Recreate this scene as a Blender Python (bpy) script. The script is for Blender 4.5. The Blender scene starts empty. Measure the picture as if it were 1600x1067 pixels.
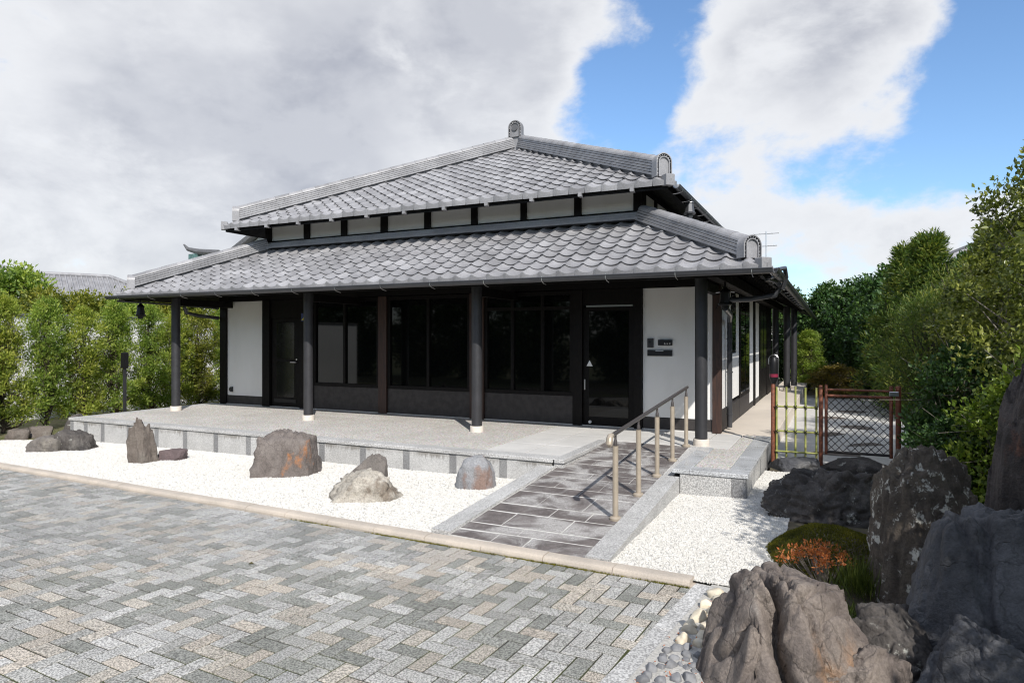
import bpy, bmesh, math, random
import numpy as np
from mathutils import Vector, Matrix, Quaternion, noise

random.seed(11)
SC = bpy.context.scene
COL = SC.collection
PI = math.pi
RAD = math.radians

# ------------------------------------------------------------------ camera
CAM = Vector((1.703, -9.679, 1.518))          # z = 0 is the top of the stone terrace
cd = bpy.data.cameras.new('camera')
cam = bpy.data.objects.new('camera', cd)
COL.objects.link(cam)
cam.location = CAM
cam.rotation_euler = (RAD(90), 0, RAD(25.87))
cd.sensor_width = 36
cd.lens = 23.4
cd.shift_y = -0.0034
cd.clip_start = 0.05
cd.clip_end = 3000
SC.camera = cam

# ------------------------------------------------------------------ light
SUNDIR = Vector((0.85, -1.0, 1.1)).normalized()      # towards the sun
sl = bpy.data.lights.new('sun', 'SUN')
sl.energy = 5.0
sl.angle = RAD(0.53)
sl.color = (1.0, 0.955, 0.89)
sun = bpy.data.objects.new('sun', sl)
COL.objects.link(sun)
sun.rotation_euler = (-SUNDIR).to_track_quat('-Z', 'Y').to_euler()

w = bpy.data.worlds.new('World')
SC.world = w
w.use_nodes = True
wt = w.node_tree
wt.nodes.clear()


def N(nt, typ, **kw):
    n = nt.nodes.new(typ)
    for k, v in kw.items():
        if k.startswith('i_'):
            key = k[2:]
            key = int(key) if key.isdigit() else key.replace('_', ' ')
            n.inputs[key].default_value = v
        else:
            setattr(n, k, v)
    return n


def L(nt, a, b):
    nt.links.new(a, b)


def math_n(nt, op, a, b=None, c=None, clamp=False):
    n = nt.nodes.new('ShaderNodeMath')
    n.operation = op
    n.use_clamp = clamp
    for i, v in enumerate((a, b, c)):
        if v is None:
            continue
        if isinstance(v, (int, float)):
            n.inputs[i].default_value = v
        else:
            nt.links.new(v, n.inputs[i])
    return n.outputs[0]


def maprange(nt, v, a, b, c=0.0, d=1.0, smooth=True):
    n = nt.nodes.new('ShaderNodeMapRange')
    n.interpolation_type = 'SMOOTHSTEP' if smooth else 'LINEAR'
    nt.links.new(v, n.inputs[0])
    for i, x in enumerate((a, b, c, d)):
        n.inputs[i + 1].default_value = x
    return n.outputs[0]


def mixc(nt, f, a, b, mode='MIX'):
    n = nt.nodes.new('ShaderNodeMix')
    n.data_type = 'RGBA'
    n.blend_type = mode
    for sock, v in ((n.inputs[0], f), (n.inputs[6], a), (n.inputs[7], b)):
        if isinstance(v, (int, float)):
            sock.default_value = v
        elif isinstance(v, tuple):
            sock.default_value = v if len(v) == 4 else (*v, 1)
        else:
            nt.links.new(v, sock)
    return n.outputs[2]


sky = N(wt, 'ShaderNodeTexSky')
sky.sky_type = 'NISHITA'
sky.sun_disc = False
sky.sun_elevation = math.asin(SUNDIR.z)
sky.sun_rotation = math.atan2(SUNDIR.x, SUNDIR.y)
sky.air_density = 1.0
sky.dust_density = 0.6
sky.ozone_density = 1.6
tc = N(wt, 'ShaderNodeTexCoord')
nrm = N(wt, 'ShaderNodeVectorMath', operation='NORMALIZE')
L(wt, tc.outputs['Generated'], nrm.inputs[0])
sep = N(wt, 'ShaderNodeSeparateXYZ')
L(wt, nrm.outputs[0], sep.inputs[0])
cmb = N(wt, 'ShaderNodeCombineXYZ')
L(wt, sep.outputs[0], cmb.inputs[0]); L(wt, sep.outputs[1], cmb.inputs[1])
L(wt, math_n(wt, 'MULTIPLY', sep.outputs[2], 1.7), cmb.inputs[2])
CLOUD_OFF = (3.1, 7.7, 0.4)


def cloud_noise(scale, off, detail, rough, dist=0.0):
    mp = N(wt, 'ShaderNodeMapping')
    mp.inputs['Location'].default_value = off
    L(wt, cmb.outputs[0], mp.inputs[0])
    n = N(wt, 'ShaderNodeTexNoise', i_Scale=scale, i_Detail=detail, i_Roughness=rough, i_Distortion=dist)
    L(wt, mp.outputs[0], n.inputs['Vector'])
    return n.outputs['Fac']


def toward(v, a, b):
    d = N(wt, 'ShaderNodeVectorMath', operation='DOT_PRODUCT')
    L(wt, nrm.outputs[0], d.inputs[0])
    d.inputs[1].default_value = Vector(v).normalized()
    return maprange(wt, d.outputs['Value'], math.cos(RAD(a)), math.cos(RAD(b)))


big = cloud_noise(2.1, CLOUD_OFF, 3, 0.5)
fine = cloud_noise(5.2, (CLOUD_OFF[0] + 4, CLOUD_OFF[1], 0.4), 14, 0.60, 0.15)
dens = math_n(wt, 'ADD', math_n(wt, 'MULTIPLY', big, 0.50), math_n(wt, 'MULTIPLY', fine, 0.72))
# clear gaps between the cloud banks
for v, a, b, amt in (((-0.285, 0.89, 0.30), 6.0, 0.5, 0.17), ((-0.235, 0.89, 0.395), 7.0, 0.5, 0.22), ((-0.16, 0.87, 0.46), 5.0, 0.5, 0.14), ((0.10, 0.95, 0.25), 8, 1.0, 0.15), ((0.19, 0.93, 0.31), 9.0, 1.5, 0.17),
                     ((0.30, 0.90, 0.36), 13, 2, 0.17), ((0.03, 0.98, 0.20), 5, 0.5, 0.08), ((0.0, 0.99, 0.07), 6, 1, 0.10), ((-0.05, 0.96, 0.24), 3.5, 0.5, 0.06)):
    dens = math_n(wt, 'SUBTRACT', dens, math_n(wt, 'MULTIPLY', toward(v, a, b), amt))
for v, a, b, amt in (((-0.60, 0.72, 0.34), 36, 8, 0.15), ((-0.09, 0.93, 0.35), 9, 1, 0.14), ((0.05, 0.91, 0.42), 8, 1, 0.12), ((0.05, 0.97, 0.15), 11, 4, 0.07), ((-0.62, 0.75, 0.22), 16, 4, 0.05)):
    dens = math_n(wt, 'ADD', dens, math_n(wt, 'MULTIPLY', toward(v, a, b), amt))
cover = maprange(wt, dens, 0.52, 0.665)
thick = maprange(wt, dens, 0.63, 0.89)
# undersides: the same field sampled a little nearer the sun decides where a bank lies in shade
mp2 = N(wt, 'ShaderNodeMapping')
mp2.inputs['Location'].default_value = (CLOUD_OFF[0] + 4 + 0.05, CLOUD_OFF[1] - 0.05, 0.4 + 0.16)
L(wt, cmb.outputs[0], mp2.inputs[0])
n2 = N(wt, 'ShaderNodeTexNoise', i_Scale=5.2, i_Detail=6.0, i_Roughness=0.55, i_Distortion=0.15)
L(wt, mp2.outputs[0], n2.inputs['Vector'])
under = maprange(wt, math_n(wt, 'SUBTRACT', n2.outputs['Fac'], fine), -0.12, 0.16)
shade = maprange(wt, cloud_noise(2.6, (CLOUD_OFF[0] + 1.13, CLOUD_OFF[1] - 0.12, 0.2), 5, 0.5), 0.36, 0.62)
dark = math_n(wt, 'MULTIPLY', thick, math_n(wt, 'ADD', math_n(wt, 'MULTIPLY', shade, 0.55), math_n(wt, 'MULTIPLY', under, 0.45)), clamp=True)
K = 1 / 0.15                   # the Background multiplies by 0.15
ccol = mixc(wt, dark, (0.88 * K, 0.89 * K, 0.915 * K), (0.39 * K, 0.41 * K, 0.48 * K))
skyc = mixc(wt, 1.0, sky.outputs[0], (0.96, 1.14, 1.30, 1), 'MULTIPLY')
allc = mixc(wt, math_n(wt, 'MULTIPLY', cover, 0.96), skyc, ccol)
bg = N(wt, 'ShaderNodeBackground')
bg.inputs[1].default_value = 0.15
L(wt, allc, bg.inputs[0])
wo = N(wt, 'ShaderNodeOutputWorld')
L(wt, bg.outputs[0], wo.inputs[0])

SC.view_settings.view_transform = 'Standard'
SC.view_settings.look = 'None'
SC.view_settings.exposure = 0.0
SC.view_settings.gamma = 1.0
SC.view_settings.use_curve_mapping = False
SC.render.engine = 'CYCLES'
SC.cycles.use_denoising = True
SC.cycles.filter_width = 1.15
SC.cycles.max_bounces = 7
SC.cycles.transparent_max_bounces = 6
SC.cycles.caustics_reflective = False
SC.cycles.caustics_refractive = False

# ------------------------------------------------------------------ materials
MATS = {}


def new_mat(name):
    m = bpy.data.materials.new(name)
    m.use_nodes = True
    nt = m.node_tree
    b = nt.nodes['Principled BSDF']
    MATS[name] = m
    return m, nt, b


def tex(nt, scale, detail=4, rough=0.55, obj=False, vor=False, stretch=None, dist=0.0):
    if obj:
        src = N(nt, 'ShaderNodeTexCoord').outputs['Object']
    else:
        src = N(nt, 'ShaderNodeNewGeometry').outputs['Position']
    if stretch:
        mp = N(nt, 'ShaderNodeMapping')
        mp.inputs['Scale'].default_value = stretch
        L(nt, src, mp.inputs[0])
        src = mp.outputs[0]
    if vor:
        n = N(nt, 'ShaderNodeTexVoronoi', i_Scale=scale)
        n.feature = vor
        L(nt, src, n.inputs['Vector'])
        return n.outputs['Distance']
    n = N(nt, 'ShaderNodeTexNoise', i_Scale=scale, i_Detail=detail, i_Roughness=rough, i_Distortion=dist)
    L(nt, src, n.inputs['Vector'])
    return n.outputs['Fac']


def M(name, c1, c2=None, s=6.0, lo=0.35, hi=0.65, rough=0.7, r2=None, metal=0.0, spec=0.5,
      speck=0.0, sscale=160, bump=0.0, bscale=90, bdetail=4, rnd=0.0, tone=None, obj=False, stretch=None, coat=0.0, objcol=False, attr=None):
    m, nt, b = new_mat(name)
    c = c1
    if c2 is not None:
        c = mixc(nt, maprange(nt, tex(nt, s, 5, 0.6, obj, stretch=stretch), lo, hi), c1, c2)
    if objcol:
        oi = N(nt, 'ShaderNodeObjectInfo')
        c = mixc(nt, 1.0, oi.outputs['Color'], c if not isinstance(c, tuple) else (*c, 1), 'MULTIPLY')
    if attr:
        at = N(nt, 'ShaderNodeAttribute')
        at.attribute_name = attr
        c = mixc(nt, 1.0, at.outputs['Color'], c if not isinstance(c, tuple) else (*c, 1), 'MULTIPLY')
    if speck:
        sp = maprange(nt, tex(nt, sscale, 2, 0.5, obj), 0.40, 0.60, 1 - speck, 1 + speck * 0.6, False)
        cb = N(nt, 'ShaderNodeCombineColor')
        for i in range(3):
            L(nt, sp, cb.inputs[i])
        c = mixc(nt, 1.0, c if not isinstance(c, tuple) else (*c, 1), cb.outputs[0], 'MULTIPLY')
    if rnd:
        oi = N(nt, 'ShaderNodeObjectInfo')
        rv = maprange(nt, oi.outputs['Random'], 0, 1, 1 - rnd, 1 + rnd, False)
        cb = N(nt, 'ShaderNodeCombineColor')
        for i in range(3):
            L(nt, rv, cb.inputs[i])
        c = mixc(nt, 1.0, c if not isinstance(c, tuple) else (*c, 1), cb.outputs[0], 'MULTIPLY')
    if isinstance(c, tuple):
        b.inputs['Base Color'].default_value = (*c[:3], 1)
    else:
        L(nt, c, b.inputs['Base Color'])
    if r2 is not None:
        L(nt, maprange(nt, tex(nt, s * 1.7, 4, 0.6, obj), 0.35, 0.65, rough, r2), b.inputs['Roughness'])
    else:
        b.inputs['Roughness'].default_value = rough
    b.inputs['Metallic'].default_value = metal
    b.inputs['Specular IOR Level'].default_value = spec
    if coat:
        b.inputs['Coat Weight'].default_value = coat
    if bump:
        bn = N(nt, 'ShaderNodeBump', i_Strength=bump, i_Distance=0.01)
        L(nt, tex(nt, bscale, bdetail, 0.6, obj), bn.inputs['Height'])
        L(nt, bn.outputs[0], b.inputs['Normal'])
    return m


M('tile', (0.300, 0.297, 0.306), (0.220, 0.217, 0.225), s=2.2, rough=0.42, r2=0.58, spec=0.6, speck=0.10, sscale=55, bump=0.12, bscale=120, rnd=0.16)
M('tile_joined', (0.300, 0.297, 0.306), (0.220, 0.217, 0.225), s=2.2, rough=0.42, r2=0.58, spec=0.6, speck=0.10, sscale=55, bump=0.12, bscale=120, attr='tone')
M('tile_dark', (0.12, 0.12, 0.125), (0.09, 0.09, 0.095), s=9, rough=0.55, bump=0.1)
M('black_wood', (0.0055, 0.005, 0.005), (0.009, 0.0075, 0.007), s=7, rough=0.5, r2=0.65, bump=0.15, bscale=40, stretch=(6, 6, 1), spec=0.16)
M('brown_wood', (0.055, 0.026, 0.018), (0.030, 0.016, 0.013), s=5, rough=0.6, bump=0.2, bscale=40, stretch=(6, 6, 0.7))
M('base_panel', (0.040, 0.035, 0.035), (0.024, 0.021, 0.021), s=9, rough=0.6, bump=0.15, bscale=50)
M('plaster', (0.80, 0.79, 0.775), (0.735, 0.725, 0.705), s=1.8, stretch=(1, 1, 0.35), lo=0.40, hi=0.75, rough=0.85, bump=0.12, bscale=220)
M('beige_plaster', (0.62, 0.55, 0.47), (0.56, 0.50, 0.43), s=1.1, rough=0.9, speck=0.05, bump=0.12, bscale=160)
M('glass_pane', (0.003, 0.0035, 0.0035), rough=0.03, spec=0.35)
M('glass_frost', (0.012, 0.013, 0.012), (0.008, 0.009, 0.008), s=3, rough=0.12, spec=0.3)
M('post_paint', (0.033, 0.033, 0.037), (0.026, 0.026, 0.029), s=6, rough=0.5, bump=0.05, bscale=30)
M('gutter', (0.075, 0.077, 0.085), (0.062, 0.064, 0.071), s=5, rough=0.34, metal=0.3)
M('dark_metal', (0.02, 0.02, 0.022), rough=0.45, metal=0.5)
M('steel', (0.62, 0.62, 0.63), rough=0.3, metal=1.0)
M('white_paint', (0.78, 0.78, 0.78), rough=0.5)
M('plinth', (0.66, 0.60, 0.53), (0.58, 0.53, 0.47), s=14, rough=0.85, bump=0.2, bscale=90)
M('granite', (0.51, 0.505, 0.495), (0.43, 0.425, 0.415), s=3, rough=0.6, speck=0.42, sscale=85, bump=0.12, bscale=150, rnd=0.05)
M('granite_dark', (0.265, 0.265, 0.265), (0.215, 0.215, 0.218), s=3, rough=0.55, speck=0.34, sscale=85, bump=0.1, bscale=150, rnd=0.05)
M('granite_wet', (0.50, 0.51, 0.52), (0.42, 0.43, 0.44), s=2, rough=0.22, r2=0.5, speck=0.36, sscale=85, spec=0.6)
M('stone_smooth', (0.62, 0.605, 0.58), (0.54, 0.53, 0.51), s=1.3, rough=0.7, speck=0.07, sscale=120, bump=0.08)
M('kerb', (0.52, 0.455, 0.385), (0.43, 0.38, 0.325), s=2.6, rough=0.85, speck=0.10, sscale=90, bump=0.25, bscale=80)
M('pebble_white', (0.66, 0.645, 0.615), (0.55, 0.535, 0.50), s=30, rough=0.75, rnd=0.10)
M('gravel_bed', (0.50, 0.485, 0.455), (0.36, 0.35, 0.325), s=60, rough=0.9, bump=0.6, bscale=110)
M('joint_sand', (0.022, 0.020, 0.016), (0.045, 0.055, 0.010), s=1.3, lo=0.48, hi=0.62, rough=0.95, bump=0.3)
M('moss_joint', (0.085, 0.10, 0.015), (0.05, 0.065, 0.01), s=20, rough=0.95, bump=0.7, bscale=160)
M('paver', (0.95, 0.95, 0.95), (0.80, 0.80, 0.79), s=1.2, rough=0.8, speck=0.55, sscale=100, bump=0.4, bscale=200, objcol=True)
M('paver_joined', (0.95, 0.95, 0.95), (0.80, 0.80, 0.79), s=1.2, rough=0.8, speck=0.55, sscale=100, bump=0.4, bscale=200, attr='tone')
M('rail_beige', (0.47, 0.40, 0.315), (0.41, 0.35, 0.275), s=12, rough=0.4, metal=0.3)
M('rail_bar', (0.085, 0.075, 0.072), rough=0.35, metal=0.3)
M('rust_pipe', (0.22, 0.070, 0.035), (0.13, 0.045, 0.026), s=26, rough=0.6, bump=0.25, bscale=120)
M('black_wire', (0.018, 0.014, 0.013), rough=0.5)
M('bamboo', (0.27, 0.31, 0.075), (0.36, 0.35, 0.12), s=7, rough=0.42, stretch=(3, 3, 1))
M('bamboo_node', (0.17, 0.16, 0.06), rough=0.6)
M('bark', (0.085, 0.065, 0.048), (0.045, 0.034, 0.026), s=18, rough=0.9, bump=0.6, bscale=60)
M('bark_pale', (0.26, 0.23, 0.19), (0.15, 0.13, 0.105), s=20, rough=0.9, bump=0.5, bscale=60)
M('soil', (0.075, 0.060, 0.042), (0.11, 0.095, 0.06), s=3, rough=0.95, bump=0.8, bscale=40)
M('grass_ground', (0.115, 0.120, 0.045), (0.16, 0.14, 0.075), s=2.2, rough=0.95, bump=0.9, bscale=60)
M('field', (0.10, 0.12, 0.05), (0.14, 0.13, 0.07), s=0.15, rough=0.95)
M('house_wall', (0.55, 0.42, 0.33), (0.50, 0.38, 0.30), s=1, rough=0.85)
M('white_wall', (0.80, 0.80, 0.79), (0.74, 0.74, 0.73), s=0.8, rough=0.9)
M('verdigris', (0.10, 0.20, 0.19), (0.06, 0.10, 0.10), s=9, rough=0.7)
M('red_band', (0.22, 0.02, 0.05), rough=0.4)
M('sticker_blue', (0.03, 0.05, 0.16), rough=0.5)
M('sticker_yellow', (0.62, 0.55, 0.05), rough=0.5)


def deck_aggregate(name, light, dark, sc):
    m, nt, b = new_mat(name)
    v = tex(nt, sc, vor='F1')
    c = mixc(nt, maprange(nt, v, 0.25, 0.75), light, dark)
    vn = N(nt, 'ShaderNodeTexVoronoi', i_Scale=sc)
    L(nt, N(nt, 'ShaderNodeNewGeometry').outputs['Position'], vn.inputs['Vector'])
    c = mixc(nt, 0.16, c, vn.outputs['Color'], 'OVERLAY')
    c = mixc(nt, maprange(nt, tex(nt, 1.1, 5), 0.4, 0.7, 0, 0.35), c, (dark[0] * 0.9, dark[1] * 0.9, dark[2] * 0.88))
    L(nt, c, b.inputs['Base Color'])
    b.inputs['Roughness'].default_value = 0.75
    bn = N(nt, 'ShaderNodeBump', i_Strength=0.5, i_Distance=0.006)
    bn.invert = True
    L(nt, v, bn.inputs['Height'])
    L(nt, bn.outputs[0], b.inputs['Normal'])


deck_aggregate('aggregate', (0.66, 0.63, 0.58), (0.36, 0.34, 0.315), 52)


def stained_granite():
    m, nt, b = new_mat('granite_stained')
    c = mixc(nt, maprange(nt, tex(nt, 3, 5, 0.6), 0.35, 0.65), (0.52, 0.515, 0.505), (0.45, 0.445, 0.435))
    sp = maprange(nt, tex(nt, 85, 3, 0.6), 0.40, 0.60, 0.72, 1.16, False)
    cb = N(nt, 'ShaderNodeCombineColor')
    for i in range(3): L(nt, sp, cb.inputs[i])
    c = mixc(nt, 1.0, c, cb.outputs[0], 'MULTIPLY')
    sx = N(nt, 'ShaderNodeSeparateXYZ'); L(nt, N(nt, 'ShaderNodeNewGeometry').outputs['Position'], sx.inputs[0])
    drip = tex(nt, 26, 5, 0.7, stretch=(1, 1, 0.06))
    lim = math_n(nt, 'ADD', math_n(nt, 'MULTIPLY', drip, -0.30), 0.045)       # runs end at different heights
    run = maprange(nt, math_n(nt, 'SUBTRACT', sx.outputs[2], lim), -0.025, 0.03)
    c = mixc(nt, math_n(nt, 'MULTIPLY', run, maprange(nt, tex(nt, 1.6, 3), 0.38, 0.58, 0.0, 0.75)), c, (0.17, 0.155, 0.135))
    L(nt, c, b.inputs['Base Color'])
    b.inputs['Roughness'].default_value = 0.65


stained_granite()


def slate_mat():
    m, nt, b = new_mat('ramp_slate')
    c = mixc(nt, maprange(nt, tex(nt, 5, 6, 0.65), 0.35, 0.65), (0.085, 0.071, 0.068), (0.135, 0.116, 0.110))
    dust = tex(nt, 2.1, 8, 0.62, dist=0.9)
    fine = tex(nt, 120, 4, 0.75)
    dm = math_n(nt, 'MULTIPLY', maprange(nt, dust, 0.44, 0.62), maprange(nt, fine, 0.36, 0.62))
    spk = math_n(nt, 'MULTIPLY', maprange(nt, tex(nt, 210, 2, 0.6), 0.60, 0.68), 0.55)
    c = mixc(nt, math_n(nt, 'MAXIMUM', math_n(nt, 'MULTIPLY', dm, 0.9), spk), c, (0.58, 0.57, 0.55))
    L(nt, c, b.inputs['Base Color'])
    b.inputs['Roughness'].default_value = 0.75
    bn = N(nt, 'ShaderNodeBump', i_Strength=0.4, i_Distance=0.008)
    L(nt, tex(nt, 60, 6, 0.65), bn.inputs['Height'])
    L(nt, bn.outputs[0], b.inputs['Normal'])


slate_mat()
M('ramp_joint', (0.62, 0.61, 0.58), (0.50, 0.49, 0.46), s=14, rough=0.9, bump=0.3)


def rock_mat(name, a, bcol, c3=None, c3amt=(0.55, 0.7), lichen=None, lsc=9, lth=(0.60, 0.66), crack=0.0, s=3.0, rough=0.8, bump=0.7, seed=0.0, band=None):
    m, nt, b = new_mat(name)
    n1 = tex(nt, s, 8, 0.65, obj=True, dist=0.4)
    c = mixc(nt, maprange(nt, n1, 0.36, 0.64), a, bcol)
    if c3:
        n3 = tex(nt, s * 0.7 + 0.3, 6, 0.6, obj=True, stretch=(1, 1, 0.6))
        c = mixc(nt, maprange(nt, n3, *c3amt), c, c3)
    hgt = tex(nt, 14, 9, 0.68, obj=True)
    cr = None
    if crack:
        mpn = N(nt, 'ShaderNodeTexVoronoi', i_Scale=s * 1.5)
        mpn.feature = 'DISTANCE_TO_EDGE'
        wob = N(nt, 'ShaderNodeTexNoise', i_Scale=4.0, i_Detail=5.0)
        src = N(nt, 'ShaderNodeTexCoord').outputs['Object']
        L(nt, src, wob.inputs['Vector'])
        mv = N(nt, 'ShaderNodeVectorMath', operation='MULTIPLY_ADD')
        L(nt, wob.outputs['Color'], mv.inputs[0])
        mv.inputs[1].default_value = (0.45, 0.45, 0.45)
        L(nt, src, mv.inputs[2])
        L(nt, mv.outputs[0], mpn.inputs['Vector'])
        cr = maprange(nt, mpn.outputs['Distance'], 0.0, 0.035, 1.0, 0.0)
        c = mixc(nt, math_n(nt, 'MULTIPLY', cr, crack), c, (a[0] * 0.25, a[1] * 0.25, a[2] * 0.25))
    sp = maprange(nt, tex(nt, 70, 4, 0.7, obj=True), 0.3, 0.7, 0.68, 1.3, False)
    cb = N(nt, 'ShaderNodeCombineColor')
    for i in range(3):
        L(nt, sp, cb.inputs[i])
    c = mixc(nt, 1.0, c, cb.outputs[0], 'MULTIPLY')
    if lichen:
        ln = tex(nt, lsc, 9, 0.72, obj=True)
        c = mixc(nt, maprange(nt, ln, *lth), c, lichen)
    L(nt, c, b.inputs['Base Color'])
    b.inputs['Roughness'].default_value = rough
    bn = N(nt, 'ShaderNodeBump', i_Strength=bump, i_Distance=0.03)
    h = hgt
    if cr is not None:
        h = math_n(nt, 'SUBTRACT', hgt, math_n(nt, 'MULTIPLY', cr, 0.35 * crack))
    L(nt, h, bn.inputs['Height'])
    L(nt, bn.outputs[0], b.inputs['Normal'])
    return m


rock_mat('rock_grey', (0.17, 0.15, 0.135), (0.10, 0.09, 0.082), (0.22, 0.20, 0.17), lichen=(0.30, 0.30, 0.26), lth=(0.64, 0.72))
rock_mat('rock_brown', (0.16, 0.135, 0.115), (0.105, 0.085, 0.072), (0.20, 0.18, 0.155), bump=0.9)
rock_mat('rock_purple', (0.13, 0.095, 0.095), (0.095, 0.07, 0.07))
rock_mat('rock_rust', (0.19, 0.165, 0.15), (0.12, 0.10, 0.09), (0.36, 0.145, 0.045), c3amt=(0.58, 0.68), crack=0.3)
rock_mat('rock_rust_dark', (0.085, 0.070, 0.064), (0.050, 0.042, 0.040), (0.18, 0.075, 0.045), c3amt=(0.58, 0.70), bump=1.0)
rock_mat('rock_white', (0.44, 0.405, 0.35), (0.33, 0.30, 0.255), (0.20, 0.165, 0.13), c3amt=(0.52, 0.66), crack=0.35, s=6.5)
rock_mat('rock_blue', (0.27, 0.275, 0.285), (0.21, 0.21, 0.22), (0.21, 0.145, 0.12), c3amt=(0.50, 0.62))
rock_mat('rock_dark', (0.100, 0.088, 0.080), (0.040, 0.036, 0.034), (0.17, 0.155, 0.14), lichen=(0.42, 0.42, 0.38), lsc=8, lth=(0.585, 0.68), bump=1.0)
rock_mat('rock_lichen', (0.105, 0.085, 0.066), (0.060, 0.048, 0.038), (0.15, 0.125, 0.09), lichen=(0.50, 0.49, 0.44), lsc=8.5, lth=(0.545, 0.60), bump=1.0)
rock_mat('rock_slate', (0.088, 0.090, 0.100), (0.045, 0.046, 0.052), (0.14, 0.137, 0.135), crack=0.35, s=2.2, rough=0.62, bump=0.8)
rock_mat('rock_front', (0.215, 0.180, 0.155), (0.092, 0.074, 0.067), (0.26, 0.150, 0.080), c3amt=(0.57, 0.70), lichen=(0.40, 0.37, 0.33), lsc=4, lth=(0.58, 0.76), crack=0.45, s=2.0, bump=0.75)
M('cobble_pale', (0.66, 0.60, 0.48), (0.54, 0.47, 0.36), s=12, rough=0.75, bump=0.3, bscale=40, rnd=0.12)
M('cobble_grey', (0.21, 0.212, 0.22), (0.14, 0.142, 0.15), s=12, rough=0.7, bump=0.3, bscale=40, rnd=0.2)


def leaf_mat(name, dark, mid, bright, trans=0.35, rough=0.45):
    m, nt, b = new_mat(name)
    at = N(nt, 'ShaderNodeAttribute')
    at.attribute_name = 'tone'
    r = N(nt, 'ShaderNodeValToRGB')
    e = r.color_ramp.elements
    e[0].position, e[0].color = 0.0, (*dark, 1)
    e[1].position, e[1].color = 1.0, (*bright, 1)
    x = r.color_ramp.elements.new(0.5)
    x.color = (*mid, 1)
    L(nt, at.outputs['Fac'], r.inputs[0])
    L(nt, r.outputs[0], b.inputs['Base Color'])
    b.inputs['Roughness'].default_value = rough
    b.inputs['Specular IOR Level'].default_value = 0.35
    tr = N(nt, 'ShaderNodeBsdfTranslucent')
    L(nt, mixc(nt, 1.0, r.outputs[0], (1.15, 1.25, 0.6, 1), 'MULTIPLY'), tr.inputs[0])
    mx = N(nt, 'ShaderNodeMixShader')
    mx.inputs[0].default_value = trans
    L(nt, b.outputs[0], mx.inputs[1]); L(nt, tr.outputs[0], mx.inputs[2])
    L(nt, mx.outputs[0], nt.nodes['Material Output'].inputs[0])


leaf_mat('leaf_hedge', (0.100, 0.150, 0.026), (0.320, 0.380, 0.068), (0.560, 0.540, 0.130), 0.48)
leaf_mat('leaf_hedge_blue', (0.085, 0.150, 0.030), (0.265, 0.360, 0.068), (0.480, 0.510, 0.125), 0.48)
leaf_mat('leaf_orange', (0.10, 0.085, 0.020), (0.25, 0.195, 0.045), (0.40, 0.28, 0.070))
leaf_mat('leaf_olive', (0.080, 0.105, 0.020), (0.200, 0.225, 0.036), (0.380, 0.350, 0.060), 0.4)
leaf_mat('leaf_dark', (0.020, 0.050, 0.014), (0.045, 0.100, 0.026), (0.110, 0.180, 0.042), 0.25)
leaf_mat('leaf_holly', (0.050, 0.070, 0.016), (0.175, 0.205, 0.045), (0.360, 0.370, 0.095), 0.35, 0.30)
leaf_mat('leaf_bright', (0.060, 0.105, 0.018), (0.180, 0.255, 0.040), (0.340, 0.390, 0.075), 0.4, 0.33)
leaf_mat('leaf_conifer', (0.034, 0.070, 0.020), (0.115, 0.175, 0.036), (0.280, 0.290, 0.060), 0.4)
leaf_mat('leaf_azalea', (0.30, 0.07, 0.025), (0.50, 0.16, 0.05), (0.62, 0.28, 0.10), 0.3)
leaf_mat('moss_blade', (0.035, 0.042, 0.004), (0.115, 0.115, 0.010), (0.240, 0.205, 0.020), 0.15, 0.8)
leaf_mat('grass_blade', (0.040, 0.060, 0.012), (0.090, 0.120, 0.022), (0.160, 0.180, 0.040), 0.3)

# ------------------------------------------------------------------ mesh helpers


def set_mat(me, mat):
    me.materials.append(MATS[mat] if isinstance(mat, str) else mat)


def put(name, me, parent=None, loc=(0, 0, 0), rot=(0, 0, 0)):
    o = bpy.data.objects.new(name, me)
    COL.objects.link(o)
    o.location = loc
    o.rotation_euler = rot
    if parent is not None:
        o.parent = parent
    return o


def tag(o, label=None, cat=None, group=None, kind=None):
    if label: o['label'] = label
    if cat: o['category'] = cat
    if group: o['group'] = group
    if kind: o['kind'] = kind
    return o


def empty(name, loc=(0, 0, 0), label=None, cat=None, group=None, rot=(0, 0, 0)):
    o = put(name, None, None, loc, rot)
    o.empty_display_size = 0.2
    return tag(o, label, cat, group)


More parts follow.
